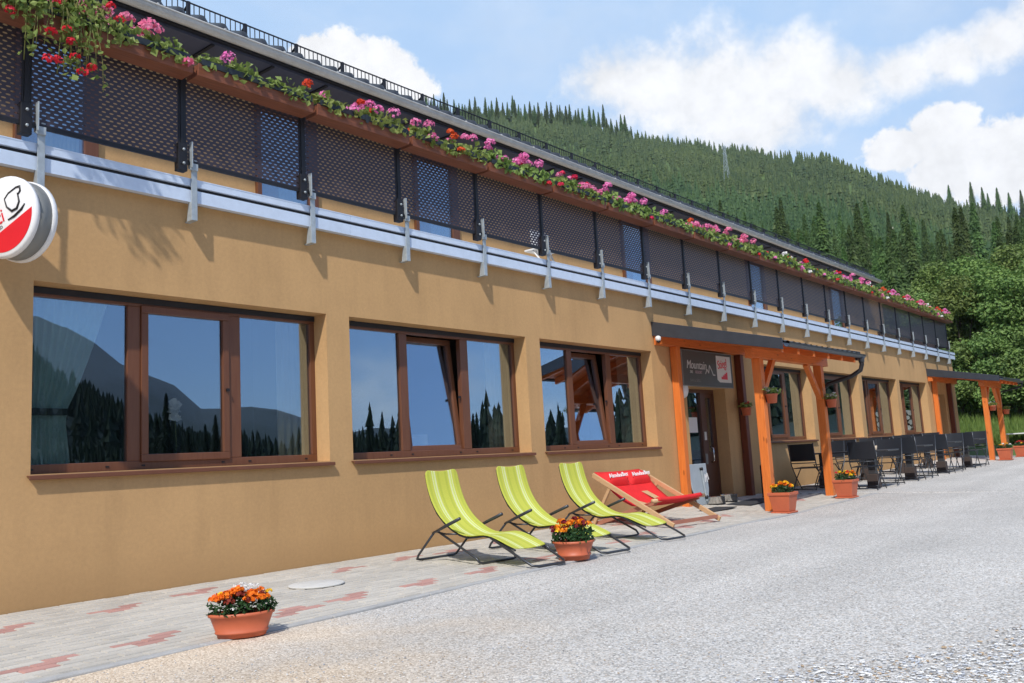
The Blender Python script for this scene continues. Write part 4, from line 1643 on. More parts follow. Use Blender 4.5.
# ------------------------------------------------------------------ lime loungers
def make_lounger():
    t = thing('sun_lounger', 'lime', 'sun lounger', (0, 0, 0), 0, 'lime striped loungers in a row on the paving')
    # local: +x to the right of the sitter's view, -y towards the foot end, origin under the rear bar
    prof = [(.175, .935), (.178, .925), (.182, .90), (.195, .84), (.22, .74), (.27, .62), (.35, .50), (.46, .405), (.58, .335), (.70, .285), (.82, .262), (.95, .272), (1.06, .285), (1.18, .272), (1.32, .225), (1.50, .162)]
    w = .225
    tp = {0: .78, 1: .90, 2: .985}
    V = []
    nx = 12
    for q, (l, z) in enumerate(prof):
        for i in range(nx + 1):
            u = -1 + 2 * i / nx
            V.append((u * w * tp.get(q, 1.0), -l, z - .018 * (1 - u * u)))
    F = []
    m = nx + 1
    for j in range(len(prof) - 1):
        for i in range(nx):
            F.append((j * m + i, j * m + i + 1, (j + 1) * m + i + 1, (j + 1) * m + i))
    o = np_mesh('sling', V, F, M['lime'], parent=t, smooth=True)
    md = o.modifiers.new('cloth', 'SOLIDIFY')
    md.thickness = .008
    sd = o.modifiers.new('smooth', 'SUBSURF')
    sd.levels = 1
    sd.render_levels = 1
    # sling frame
    mb = MB()
    for s in (-1, 1):
        mb.tube([(s * (w - .028), -l + .014, z - .014) for l, z in prof[2:]], .0105, 8)
    mb.tube([(-w + .03, -.166, .88), (-w + .045, -.164, .905), (w - .045, -.164, .905), (w - .03, -.166, .88)], .0105, 8)
    mb.build('sling_frame', M['tube'], t)
    # rear leg loop, middle leg loop, front leg loop
    wr = .275
    for nm, pts in (('rear_leg', [(0.05, .013), (.38, .31)]), ('middle_leg', [(1.02, .013), (.39, .315)])):
        (l0, z0), (l1, z1) = pts
        ww = wr if nm == 'rear_leg' else wr - .025
        loop = [(-ww, -l1, z1), (-ww, -l0 - .04 * (1 if l1 > l0 else -1), z0 + .05), (-ww + .01, -l0, z0 + .008), (-ww + .05, -l0, z0), (ww - .05, -l0, z0), (ww - .01, -l0, z0 + .008), (ww, -l0 - .04 * (1 if l1 > l0 else -1), z0 + .05), (ww, -l1, z1)]
        MB().tube(loop, .0125, 8).build('leg_loop', M['tube'], t)
    loop = [(-w, -1.18, .26), (-w, -1.60, .075), (-w + .01, -1.72, .02), (-w + .06, -1.76, .013), (w - .06, -1.76, .013), (w - .01, -1.72, .02), (w, -1.60, .075), (w, -1.18, .26)]
    MB().tube(loop, .0125, 8).build('leg_loop', M['tube'], t)
    for s in (-1, 1):
        mb = MB()
        mb.tube([(s * (wr + .01), -.36, .295), (s * (wr + .01), -.56, .365), (s * (wr + .01), -.80, .445)], [.012, .017, .017], 8)
        mb.build('armrest', M['tube'], t)
        MB().tube([(s * .27, -.38, .31), (s * .24, -.52, .285), (s * .22, -.66, .285)], .009, 6).build('recline_bar', M['tube'], t)
    return t


lg = make_lounger()
spots = [((6.90, -.95), -7.0, 'lime striped sun lounger nearest the oval planter at the left end of the row'),
         ((8.00, -1.0), -8.0, 'lime striped sun lounger in the middle of the row, behind the round marigold pot'),
         ((9.36, -.88), -7.0, 'lime striped sun lounger at the right end of the row beside the red deck chair')]
for i, ((x, y), a, lab) in enumerate(spots):
    o = lg if i == 0 else copy_tree(lg)
    o.location = (x, y, gz(x, y) + .006)
    o.rotation_euler = (0, 0, R(a))
    o['label'] = lab


# ------------------------------------------------------------------ red double deck chair
def deck_chair():
    x, y = 11.42, -.27
    t = thing('double_deck_chair', 'red canvas double deck chair with two lettered head pillows and beech frame', 'deck chair', (x, y, gz(x, y - .8) + .004), R(-6))
    hw = .565
    # long rails from the head down to the front feet
    for s in (-1, 1):
        MB().bar((s * hw, -.15, .74), (s * hw, -1.52, .02), .035, .07).build('side_rail', M['palewood'], t, bevel=.006)
        MB().bar((s * (hw - .05), -1.22, .34), (s * (hw - .05), -.12, .03), .03, .06).build('rear_leg', M['pinkwood'], t, bevel=.005)
        MB().bar((s * (hw - .005), -.10, .03), (s * (hw - .005), -.45, .55), .03, .05).build('prop', M['palewood'], t, bevel=.005)
    MB().tube([(-hw, -.15, .74), (hw, -.15, .74)], .022, 10).build('head_bar', M['palewood'], t)
    MB().tube([(-hw - .06, -1.24, .36), (hw + .06, -1.24, .36)], .028, 10).build('front_bar', M['palewood'], t)
    MB().bar((-hw + .05, -.14, .05), (hw - .05, -.14, .05), .03, .05).build('ground_bar', M['pinkwood'], t)
    MB().bar((-hw, -1.48, .06), (hw, -1.48, .06), .03, .05).build('foot_bar', M['pinkwood'], t)
    prof = [(.15, .765), (.20, .735), (.32, .62), (.48, .465), (.64, .345), (.80, .275), (.96, .265), (1.10, .305), (1.20, .365), (1.25, .388), (1.275, .36), (1.25, .33)]
    V = []
    nx = 14
    for l, z in prof:
        for i in range(nx + 1):
            u = -1 + 2 * i / nx
            V.append((u * (hw - .03), -l, z + .012 * u * u))
    m = nx + 1
    F = []
    for j in range(len(prof) - 1):
        for i in range(nx):
            F.append((j * m + i, j * m + i + 1, (j + 1) * m + i + 1, (j + 1) * m + i))
    o = np_mesh('canvas', V, F, M['redcloth'], parent=t, smooth=True)
    o.modifiers.new('cloth', 'SOLIDIFY').thickness = .006
    o.modifiers['cloth'].offset = -1
    # two pillows with white script
    for s in (-1, 1):
        pm = MB()
        n = 16
        V = []
        for j in range(9):
            for i in range(n + 1):
                u = -1 + 2 * i / n
                v = -1 + 2 * j / 8
                b = max(0.0, (1 - abs(u) ** 4) * (1 - abs(v) ** 3)) ** .6
                V.append((u * .25, v * .13, .095 * b))
        Fp = []
        for j in range(8):
            for i in range(n):
                a = j * (n + 1) + i
                Fp.append((a, a + 1, a + n + 2, a + n + 1))
        p = np_mesh('pillow', V, Fp, M['redcloth'], parent=t, smooth=True)
        sl_ = math.atan2(.735 - .465, .48 - .20)
        p.location = (s * .268, -.30, .655)
        p.rotation_euler = (sl_, 0, 0)
        text_mesh('lettering', 'Almdudler', .115, M['white'], p, (-.215, -.055, .097), (R(2), 0, R(3)), .004, .25, .95)
    # small printed picture low on the canvas
    pr = MB()
    sl2 = -math.atan2(.49 - .355, .16)
    for k, (mm, x0, x1) in enumerate((('palewood', .10, .28),)):
        a, b = Vector((.16, -.52, .463)), Vector((.30, -.80, .285))
        pr.add([(.10, -.50, .462), (.25, -.50, .462), (.33, -.78, .296), (.19, -.78, .296)], [(0, 1, 2, 3)])
    pr.build('print', M['palewood'], t)
    pr = MB().add([(-.36, -.68, .347), (-.26, -.66, .357), (-.12, -.86, .275), (-.24, -.88, .273)], [(0, 1, 2, 3)])
    pr.build('print', M['palewood'], t)


deck_chair()


# ------------------------------------------------------------------ planters
def marigold(t, rx, ry, z, seed, n_leaf, heads, hgt=.13):
    g = np.random.default_rng(seed)
    a = g.uniform(0, 2 * PI, n_leaf)
    rr = np.sqrt(g.random(n_leaf)) * 1.06
    cz = z + g.random(n_leaf) * hgt * (1.15 - .5 * rr ** 2)
    cen = np.stack([rr * rx * np.cos(a), rr * ry * np.sin(a), cz], 1)
    V, F = leaf_quads(cen, .06, .35, .6, g)
    np_mesh('foliage', V, F, M['mleaf'], parent=t)
    for mk, k, sz in heads:
        hs = []
        for _ in range(k):
            an, q = g.uniform(0, 2 * PI), math.sqrt(g.random()) * .98
            hs.append((q * rx * math.cos(an), q * ry * math.sin(an), z + hgt * (1.12 - .35 * q * q) + g.uniform(-.035, .03)))
        nm = {'orange': 'orange_blossom', 'yellow': 'yellow_blossom', 'maroon': 'dark_blossom', 'whitep': 'white_blossom', 'pink': 'pink_blossom', 'redp': 'red_blossom'}[mk]
        bloom_mesh(nm, hs, sz, sz * .85, M[mk], t, seed + 3, 34)


def oval_planter():
    x, y = 3.28, -2.85
    t = thing('oval_planter', 'oval terracotta planter with orange marigolds and white alyssum on the gravel edge', 'planter', (x, y, gz(x, y) + .004), R(-35))
    t.scale = (.84, .84, .74)
    n = 32
    MB().lathe([(.165, 0), (.172, .03), (.18, .032), (.185, .045), (.178, .05), (.215, .17), (.228, .175), (.23, .20), (.215, .202), (.205, .17)], n=n, sx=1.05, sy=.66).build('pot', M['terra'], t)
    MB().lathe([(.0, .165), (.212, .17)], n=n, sx=1.03, sy=.63).build('soil', M['soil'], t)
    marigold(t, .235, .15, .19, 31, 420, [('orange', 26, .036), ('maroon', 9, .034), ('yellow', 2, .030)], .15)
    g = np.random.default_rng(5)
    hs = [(float(g.normal(.06, .05)), float(g.normal(.06, .03)), .36 + float(g.uniform(-.05, .06))) for _ in range(30)] + [(-.04, -.12, .27), (-.05, -.13, .24), (.1, -.11, .30), (-.09, -.06, .32)]
    bloom_mesh('white_blossom', hs, .022, .012, M['whitep'], t, 9, 24)


def round_planter():
    x, y = 7.18, -2.60
    t = thing('round_planter', 'round terracotta bowl of orange marigolds standing in front of the middle lounger', 'planter', (x, y, gz(x, y) + .004))
    MB().lathe([(.15, 0), (.155, .035), (.165, .037), (.168, .055), (.160, .058), (.195, .155), (.207, .16), (.209, .18), (.192, .182), (.18, .155)], n=32).build('pot', M['terra'], t)
    MB().lathe([(.0, .150), (.19, .155)], n=32).build('soil', M['soil'], t)
    marigold(t, .205, .205, .165, 41, 520, [('orange', 13, .036), ('maroon', 15, .028), ('yellow', 4, .034)], .17)


def square_planter(x, y, label, w=.37, h=.33, heads=(('orange', 9, .03), ('yellow', 7, .03), ('redp', 2, .022)), seed=51):
    t = thing('square_planter', label, 'planter', (x, y, gz(x, y) + .002), 0, 'square planters at the porch posts')
    mb = MB()

    def ring(s, z):
        return [(-s, -s, z), (s, -s, z), (s, s, z), (-s, s, z)]
    prof = [(w * .36, .03), (w * .46, h - .05), (w * .5, h - .048), (w * .5, h), (w * .46, h), (w * .45, h - .04)]
    vs = []
    for s, z in prof:
        vs += ring(s, z)
    fs = [(3, 2, 1, 0), (20, 21, 22, 23)]
    for i in range(len(prof) - 1):
        for k in range(4):
            k2 = (k + 1) % 4
            fs.append((i * 4 + k, i * 4 + k2, i * 4 + 4 + k2, i * 4 + 4 + k))
    mb.add(vs, fs)
    mb.build('pot', M['terra'], t, bevel=.03)
    MB().bx(-w * .44, w * .44, -w * .44, w * .44, 0, .028).build('saucer', M['terra'], t, bevel=.01)
    MB().bx(-w * .44, w * .44, -w * .44, w * .44, h - .05, h - .03).build('soil', M['soil'], t)
    marigold(t, w * .46, w * .46, h - .02, seed, 330, list(heads), .15)


oval_planter()
round_planter()
square_planter(13.78, -1.98, 'square terracotta planter of marigolds at the near front post of the entrance porch', seed=52)
square_planter(16.33, -2.10, 'square terracotta planter of marigolds at the right front post of the entrance porch', seed=53)
square_planter(31.02, -1.95, 'square terracotta planter at the near post of the far porch', .42, .36, (('yellow', 5, .03), ('whitep', 3, .03)), 54)
square_planter(33.35, -2.0, 'square terracotta planter of red flowers at the last post of the far porch', .42, .36, (('redp', 6, .03), ('yellow', 3, .03), ('maroon', 6, .03)), 55)


def hanging_pot(x, y, z, label, fl):
    t = thing('hanging_pot', label, 'flower pot', (x, y, z), 0, 'small pots hung on the porch posts')
    MB().lathe([(.075, 0), (.095, .13), (.105, .132), (.105, .155), (.092, .155), (.088, .12)], n=18).build('pot', M['terra'], t)
    MB().bx(-.01, .01, .08, .115, .02, .15).build('hook', M['black'], t)
    g = np.random.default_rng(int(x * 10))
    n = 130
    cen = np.stack([g.normal(0, .06, n), g.normal(0, .06, n), .15 + g.random(n) * .10], 1)
    V, F = leaf_quads(cen, .055, .7, .5, g)
    np_mesh('foliage', V, F, M['leaf'], parent=t)
    for mk, k in fl:
        hs = [(float(g.normal(0, .06)), float(g.normal(0, .06)), .22 + float(g.uniform(-.03, .05))) for _ in range(k)]
        bloom_mesh({'whitep': 'white_blossom', 'redp': 'red_blossom', 'yellow': 'yellow_blossom'}[mk], hs, .022, .016, M[mk], t, 4, 18)


hanging_pot(14.13, -1.80, 1.70, 'small pot with white flowers hung on the near front post of the entrance porch', [('whitep', 22)])
hanging_pot(16.88, -1.80, 1.66, 'small pot with white flowers hung on the right front post of the entrance porch', [('whitep', 20)])
hanging_pot(16.45, -.26, 1.62, 'small pot with red flowers hung on the dark wall post by the door', [('redp', 5)])
hanging_pot(31.35, -1.70, 1.72, 'small pot with pale flowers hung on the near post of the far porch', [('whitep', 5), ('yellow', 3)])
hanging_pot(33.35, -1.70, 1.62, 'small pot hung on the last post of the far porch', [('redp', 2)])

# ------------------------------------------------------------------ entrance clutter
t = thing('grey_board', 'pale grey tapered board leaning beside the entrance door', 'board', (14.50, -.20, gz(14.5, -.2)))
o = MB().prism([(-.18, 0, 0), (.17, 0, 0), (.30, 0, .28), (.36, 0, .74), (-.36, 0, .74), (-.30, 0, .28)], (0, .03, 0)).build('panel', M['board'], t, bevel=.012)
o.rotation_euler = (R(-7), 0, 0)
o = MB().bar((.10, -.025, .06), (.10, -.025, .68), .03, .03).build('rail', M['steel_br'], t)
o.rotation_euler = (R(-7), 0, 0)
o = MB().lathe([(.03, -.045), (.03, -.004)], (.10, 0, .64), 12, axis='Y').lathe([(.035, -.045), (.035, -.004)], (.10, 0, .13), 12, axis='Y').build('knob', M['black'], t)
o.rotation_euler = (R(-7), 0, 0)
o = MB()
for p, q in (((.20, .40), (.24, .54)), ((.24, .54), (.29, .40)), ((.27, .46), (.32, .56)), ((.32, .56), (.345, .44))):
    o.bar((p[0], -.004, p[1]), (q[0], -.004, q[1]), .004, .022)
o = o.build('white_mark', M['white'], t)
o.rotation_euler = (R(-7), 0, 0)

for x, y, r, lab in ((14.72, -.32, .17, 'round metal bowl on the step nearest the grey board'), (15.28, -.30, .16, 'round metal bowl on the step in front of the door')):
    t = thing('metal_bowl', lab, 'bowl', (x, y, gz(x, y) + .006), 0, 'metal bowls by the door')
    MB().lathe([(r * .8, 0), (r, .02), (r * .95, .13), (r * 1.03, .135), (r * .9, .13), (r * .85, .03), (.01, .025)], n=28).build('bowl', M['metal'], t)
    MB().lathe([(r * .85, 0), (r * 1.0, .012), (r * 1.0, .02)], (0, 0, -.004), 28).build('foot_ring', M['black'], t)


def door_mat(x, y, w, d, a, lab):
    m_ = MB()
    m_.box((0, 0, .006), (w, d, .012))
    o = m_.build('door_mat', M['mat'], None, bevel=.004)
    o.location = (x, y, gz(x, y) + .007)
    o.rotation_euler = (0, -.02, R(a))
    tag(o, lab, 'mat', 'dark mats on the paving')


door_mat(15.35, -.72, 1.3, .55, 0, 'large dark mat lying in front of the entrance door')
door_mat(13.9, -.72, .8, .4, 0, 'small dark mat lying in front of the grey board')
o = MB().lathe([(.24, 0), (.245, .012), (.235, .016), (.0, .017)], n=40).build('manhole_cover', M['concrete'])
o.location = (5.0, -1.38, .006)
tag(o, 'round pale concrete manhole cover set in the paving', 'manhole cover')

t = thing('socket_bollard', 'short black outdoor socket post with two white labels behind the near porch post', 'socket post', (16.35, -.55, gz(16.35, -.55)))
MB().bx(-.06, .06, -.05, .05, 0, .62).build('post_body', M['black'], t, bevel=.01)
MB().bx(-.035, .035, -.056, -.05, .46, .56).build('label_plate', M['offwhite'], t)
MB().bx(-.035, .035, -.056, -.05, .22, .32).build('label_plate', M['offwhite'], t)


# ------------------------------------------------------------------ terrace tables and chairs
def make_chair():
    t = thing('folding_chair', 'black', 'chair', (0, 0, 0), 0, 'black folding chairs round the terrace tables')
    # local: sitter looks along +x; back at x = 0
    w = .25
    s = MB()
    s.prism([(.06, -w, .445), (.48, -w, .46), (.48, -w, .475), (.06, -w, .462)], (0, 2 * w, 0))
    s.build('seat', M['blackseat'], t, bevel=.008)
    b = MB()
    n = 8
    for k in range(n):
        y0, y1 = -w + 2 * w * k / n, -w + 2 * w * (k + 1) / n
        c0, c1 = .014 * (1 - (y0 / w) ** 2), .014 * (1 - (y1 / w) ** 2)
        b.add([(-c0, y0, .60), (-c1, y1, .60), (-.06 - c1, y1, .95), (-.06 - c0, y0, .95), (.012 - c0, y0, .60), (.012 - c1, y1, .60), (-.048 - c1, y1, .95), (-.048 - c0, y0, .95)],
              [(0, 1, 2, 3), (7, 6, 5, 4), (3, 2, 6, 7), (1, 0, 4, 5)] + ([(0, 3, 7, 4)] if k == 0 else []) + ([(2, 1, 5, 6)] if k == n - 1 else []), 0, False)
    b.build('backrest', M['blackseat'], t)
    for sg in (-1, 1):
        MB().tube([(-.065, sg * (w + .012), .96), (.02, sg * (w + .012), .52), (.20, sg * (w + .012), .28), (.46, sg * (w + .012), .012)], .011, 7).build('leg', M['chairtube'], t)
        MB().tube([(.44, sg * (w - .012), .45), (.20, sg * (w - .012), .27), (-.06, sg * (w - .012), .012)], .011, 7).build('leg', M['chairtube'], t)
    for a, b in (((-.04, -w, .03), (-.04, w, .03)), ((.42, -w, .06), (.42, w, .06)), ((.0, -w - .012, .56), (.0, w + .012, .56))):
        MB().tube([a, b], .010, 6).build('stretcher', M['chairtube'], t)
    return t


ch0 = make_chair()
first = True
tabs = [18.85, 21.45, 24.15, 26.75]
tn = ['nearest', 'second', 'third', 'farthest']
for i, xt in enumerate(tabs):
    yt = -1.30
    for dx, face in ((-.83, 0), (.83, 180)):
        for dy, rowname in ((-.62, 'outer'), (.62, 'wall side')):
            x, y = xt + dx + rnd.uniform(-.03, .03), yt + dy + rnd.uniform(-.03, .03)
            o = ch0 if first else copy_tree(ch0)
            first = False
            o.location = (x, y, gz(x, y) + .004)
            o.rotation_euler = (0, 0, R(face + rnd.uniform(-4, 4)))
            o['label'] = 'black folding chair on the %s %s of the %s terrace table' % ('near' if face == 0 else 'far', rowname, tn[i])
    t = thing('terrace_table', 'dark terrace table on brown pedestals, %s from the entrance porch' % tn[i], 'table', (xt, yt, gz(xt, yt)), 0, 'dark tables along the house wall')
    MB().bx(-.36, .36, -.95, .95, .72, .75).build('tabletop', M['tabletop'], t, bevel=.006)
    for dy in (-.5, .5):
        MB().bx(-.07, .07, dy - .07, dy + .07, .05, .72).build('pedestal', M['tabletop'], t)
        MB().prism([(-.12, dy - .11, -.04), (.12, dy - .11, -.04), (.09, dy - .11, .27), (-.09, dy - .11, .27)], (0, .22, 0)).build('foot_block', M['pedestal'], t, bevel=.01)
    c = thing('table_cup', 'small tan ceramic cup on the %s terrace table' % tn[i], 'cup', (xt - .15, yt - .62, gz(xt, yt) + .75), 0, 'cups on the terrace tables')
    MB().lathe([(.045, 0), (.05, .01), (.06, .09), (.053, .09), (.045, .02)], n=16).build('cup_body', M['tanwax'], c)
    MB().tube([(.055, 0, .07), (.085, 0, .06), (.08, 0, .03), (.05, 0, .025)], .006, 6).build('cup_handle', M['tanwax'], c)


# garden bench-table and things beyond the far porch
x, y = 36.2, -1.55
t = thing('garden_table', 'low wooden garden table with white top behind the far porch posts', 'table', (x, y, gz(x, y)))
MB().bx(-.9, .9, -.4, .4, .70, .74).build('tabletop', M['white'], t, bevel=.006)
for sx in (-.75, .75):
    for sy in (-.3, .3):
        MB().bx(sx - .03, sx + .03, sy - .03, sy + .03, -.05, .70).build('leg', M['palewood'], t)


def woodpile():
    x, y = 38.6, -2.6
    t = thing('woodpile', 'stack of split logs at the right edge beyond the far porch', 'woodpile', (x, y, .30))
    g = random.Random(3)
    n = 0
    for row in range(9):
        for k in range(9):
            r = g.uniform(.10, .125)
            yy = -1.1 + k * .25 + (row % 2) * .12 + g.uniform(-.02, .02)
            zz = .11 + row * .205 + g.uniform(-.015, .015)
            L_ = g.uniform(.42, .5)
            mb = MB()
            nn = g.choice([5, 6, 7])
            ph = g.random()
            ring = [(r * g.uniform(.85, 1.1) * math.cos(2 * PI * (q + ph) / nn), r * g.uniform(.85, 1.1) * math.sin(2 * PI * (q + ph) / nn)) for q in range(nn)]
            mb.prism([(-L_, yy + a, zz + b) for a, b in ring], (L_ * 2, 0, 0))
            mb.build('log', M['log'], t)


woodpile()


# ------------------------------------------------------------------ trees
def conifer_np(H, Rm, seed, whorls=26, nb=8, seg=3, base=.06, pts=12):
    """spire of ragged drooping tiers (star-shaped skirts), with loose bough tips when seg > 0; returns V, F(triangles)"""
    g = np.random.default_rng(seed)
    V = []
    F = []
    lop = g.uniform(0, 2 * PI)
    for w in range(whorls):
        t = base + (1 - base) * (w / whorls) ** .92
        z = H * t
        Rr = Rm * ((1 - t) ** .80) * g.uniform(.80, 1.16) + .012 * H * (1 - t)
        th = H * (1 - base) / whorls * g.uniform(1.5, 2.3) + Rr * .25
        n0 = len(V)
        V.append((g.normal(0, .004 * H), g.normal(0, .004 * H), min(z + th, H * 1.0)))
        ph = g.uniform(0, 2 * PI)
        k = max(5, int(pts * (1 - .35 * t)))
        for b in range(2 * k):
            a = ph + 2 * PI * (b + g.uniform(-.3, .3)) / (2 * k)
            tip = b % 2 == 0
            L = Rr * (g.uniform(.72, 1.18) if tip else g.uniform(.38, .66)) * (1 + .12 * math.cos(a - lop))
            zz = z - L * (g.uniform(.10, .38) if tip else g.uniform(-.05, .15)) 
            V.append((L * math.cos(a), L * math.sin(a), zz))
        for b in range(2 * k):
            F.append((n0, n0 + 1 + b, n0 + 1 + (b + 1) % (2 * k)))
        for q in range(seg * k // 3):
            a = g.uniform(0, 2 * PI)
            L = Rr * g.uniform(.75, 1.22)
            wd = L * g.uniform(.05, .12)
            d = np.array([math.cos(a), math.sin(a), 0])
            sd = np.array([-math.sin(a), math.cos(a), 0])
            c = d * L * .55 + np.array([0, 0, z - L * .02 + th * .2])
            tip = d * L + np.array([0, 0, z - L * g.uniform(.05, .4)])
            n1 = len(V)
            V.extend([tuple(c + sd * wd), tuple(tip), tuple(c - sd * wd - np.array([0, 0, wd]))])
            F.append((n1, n1 + 1, n1 + 2))
    n1 = len(V)
    V.extend([(.006 * H, 0, H * .93), (0, 0, H * 1.02), (-.004 * H, .005 * H, H * .93), (-.004 * H, -.005 * H, H * .93)])
    F.extend([(n1, n1 + 1, n1 + 2), (n1 + 2, n1 + 1, n1 + 3), (n1 + 3, n1 + 1, n1)])
    return np.array(V), np.array(F)


def make_conifer(H, Rm, seed, base, whorls=26, nb=9):
    t = thing('spruce_tree', 'spruce', 'tree')
    V, F = conifer_np(H, Rm, seed, whorls, nb, 5, base, 11)
    g = np.random.default_rng(seed + 50)
    n = 1100
    tt = base + (1 - base) * g.random(n) ** 1.25
    rr = Rm * (1 - tt) ** .8 * g.uniform(.45, 1.12, n) + .1
    an = g.uniform(0, 2 * PI, n)
    cen = np.stack([rr * np.cos(an), rr * np.sin(an), H * tt - rr * .12], 1)
    od = np.stack([np.cos(an), np.sin(an), np.full(n, .4)], 1)
    V2, F2 = leaf_quads(cen, .75, .22, .2, g, od * 1.2, .1)
    F2 = np.concatenate([F2[:, [0, 1, 2]], F2[:, [0, 2, 3]]])
    V, F = np.concatenate([V, V2]), np.concatenate([F, F2 + len(V)])
    np_mesh('crown', V, F, M['spruce'], parent=t)
    MB().tube([(0, 0, -1.5), (0, 0, H * .3), (.05, 0, H * .7), (0, 0, H * .97)], [H * .013, H * .010, H * .006, .02], 7).build('trunk', M['bark'], t)
    return t


protos = [make_conifer(20, 3.1, 1, .08, 30, 10), make_conifer(18, 2.5, 2, .14, 28, 9), make_conifer(22, 2.9, 3, .24, 30, 9), make_conifer(16, 2.9, 4, .06, 26, 10), make_conifer(21, 2.4, 5, .32, 26, 8)]
used_proto = [False] * len(protos)


def put_conifer(x, y, s, label, group, k=None):
    k = rnd.randrange(len(protos)) if k is None else k
    if not used_proto[k]:
        used_proto[k] = True
        o = protos[k]
    else:
        o = copy_tree(protos[k])
    o.location = (x, y, terrain(x, y) - .3)
    o.rotation_euler = (0, 0, rnd.uniform(0, 6.28))
    w = s * rnd.uniform(.9, 1.12)
    o.scale = (w, w, s)
    o['label'] = label
    o['group'] = group
    return o


# near forest: up to 280 trees one can tell apart, on the slope beyond the end of the house
pts = []
tries = 0
while len(pts) < 240 and tries < 20000:
    tries += 1
    a = R(rnd.uniform(7.0, 47))
    r = math.sqrt(rnd.uniform(74 ** 2, 178 ** 2))
    if math.degrees(a) > 21 and r < 120:
        continue
    x, y = CAM.x + r * math.cos(a), CAM.y + r * math.sin(a)
    mind = 3.3 if r < 130 else 3.9
    if any((x - p[0]) ** 2 + (y - p[1]) ** 2 < mind ** 2 for p in pts):
        continue
    pts.append((x, y, r))
pts.sort(key=lambda p: p[2])
for (x, y, r) in pts:
    put_conifer(x, y, rnd.uniform(.38, .72) * (0.85 if r < 100 else 1.0), 'green spruce standing in the dense forest on the slope beyond the house', 'spruces of the forest slope', rnd.choice([0, 1, 2, 3, 3, 4]))

# tall dark spruces on the crest at the right
for (a, r, s) in [(11.9, 600, .95), (10.75, 590, 1.2), (10.2, 600, 1.05), (9.95, 588, .9), (9.45, 595, 1.1), (8.9, 590, 1.05), (8.3, 600, 1.2), (7.8, 595, 1.1), (7.2, 590, 1.0)]:
    x, y = CAM.x + r * math.cos(R(a)), CAM.y + r * math.sin(R(a))
    put_conifer(x, y, s * .95, 'dark spruce rising above the crest at the right edge of the forest', 'spruces on the right crest', 0)
# row of taller spruces along the left part of the ridge
for q in range(46):
    a, r = 30.5 + 14.0 * (q + rnd.uniform(-.4, .4)) / 46, rnd.uniform(585, 625)
    x, y = CAM.x + r * math.cos(R(a)), CAM.y + r * math.sin(R(a))
    put_conifer(x, y, rnd.uniform(.72, 1.0), 'tall spruce in the row along the left ridge above the snow guard', 'spruces along the left ridge', rnd.choice([0, 1, 1, 2]))

# spruces across the yard, seen mirrored in the windows
for (a, top, r) in [(-66.5, 9.7, 62), (-54.65, 4.5, 66), (-53.3, 6.3, 60), (-52.2, 3.4, 64), (-49.6, 4.7, 58), (-48.9, 4.9, 60), (-48.3, 3.4, 62), (-50.6, 4.0, 60), (-42.2, 2.6, 70), (-41.2, 2.9, 70), (-40.2, 3.1, 72), (-39.4, 2.6, 70), (-32.2, 3.6, 70), (-31.2, 3.0, 72), (-33.5, 2.6, 70), (-36.5, 2.2, 74), (-37.6, 2.0, 74), (-44, 1.8, 76), (-28, 3, 70), (-26, 3.4, 72)]:
    x, y = CAM.x + r * math.cos(R(a)), CAM.y + r * math.sin(R(a))
    zt = CAM.z + r * math.tan(R(top))
    H = max(3.0, zt - terrain(x, y) + .3)
    o = put_conifer(x, y, H / 20.0, 'spruce across the yard opposite the house, mirrored in the windows', 'spruces opposite the house', 0)
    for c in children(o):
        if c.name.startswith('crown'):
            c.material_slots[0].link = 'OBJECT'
            c.material_slots[0].material = M['shadedforest']  # crowns opposite get the shaded needle colour for their backlit side


def forest_stuff(name, az0, az1, r0, r1, spacing, seed, m_, label, hmin, hmax, keep=None):
    g = np.random.default_rng(seed)
    area = .5 * R(az1 - az0) * (r1 ** 2 - r0 ** 2)
    n = int(area / spacing ** 2)
    tm = []
    for k in range(8):
        V, F = conifer_np(1.0, .17 if k < 5 else .135, 100 + k, 8, 6, 0, .04, 5)
        tm.append((V, F))
    allV, allF, b = [], [], 0
    for _ in range(n):
        a = R(g.uniform(az0, az1))
        r = math.sqrt(g.uniform(r0 ** 2, r1 ** 2))
        x, y = CAM.x + r * math.cos(a), CAM.y + r * math.sin(a)
        if keep and not keep(math.degrees(a), r):
            continue
        V, F = tm[g.integers(8)]
        h = hmin + (hmax - hmin) * g.random() ** 1.3 * (.75 + .35 * math.sin(x * .021) * math.sin(y * .017 + 1))
        w = h * g.uniform(.75, 1.5)
        an = g.uniform(0, 6.28)
        ca, sa = math.cos(an), math.sin(an)
        P = np.stack([(V[:, 0] * ca - V[:, 1] * sa) * w, (V[:, 0] * sa + V[:, 1] * ca) * w, V[:, 2] * h], 1) + np.array([x, y, terrain(x, y) - .6])
        allV.append(P)
        allF.append(F + b)
        b += len(P)
    o = np_mesh(name, np.concatenate(allV), np.concatenate(allF), m_)
    tag(o, label, 'forest', kind='stuff')


forest_stuff('forest', 6, 62, 165, 330, 3.5, 1, M['forest'], 'dense spruce forest covering the middle of the hill behind the house', 6, 12.5, lambda a, r: r > 174 or a > 47)
forest_stuff('forest', 6, 62, 330, 720, 4.9, 2, M['forest'], 'distant spruce forest up to the hill ridge', 6.5, 13.5)
forest_stuff('forest', -125, -45, 105, 215, 3.4, 3, M['shadedforest'], 'dark wooded slope across the yard, mirrored in the windows', 5, 9, lambda a, r: r > (105 if a < -57 else 130))
forest_stuff('forest', -125, -45, 52, 112, 2.0, 5, M['shadedforest'], 'young dark spruces along the far edge of the yard, mirrored in the windows', 1.8, 4.2, lambda a, r: a < -56 or r > 70)
forest_stuff('forest', -47, -4, 80, 150, 4.6, 4, M['shadedforest'], 'dark line of spruces across the yard, mirrored in the far windows', 5, 10)


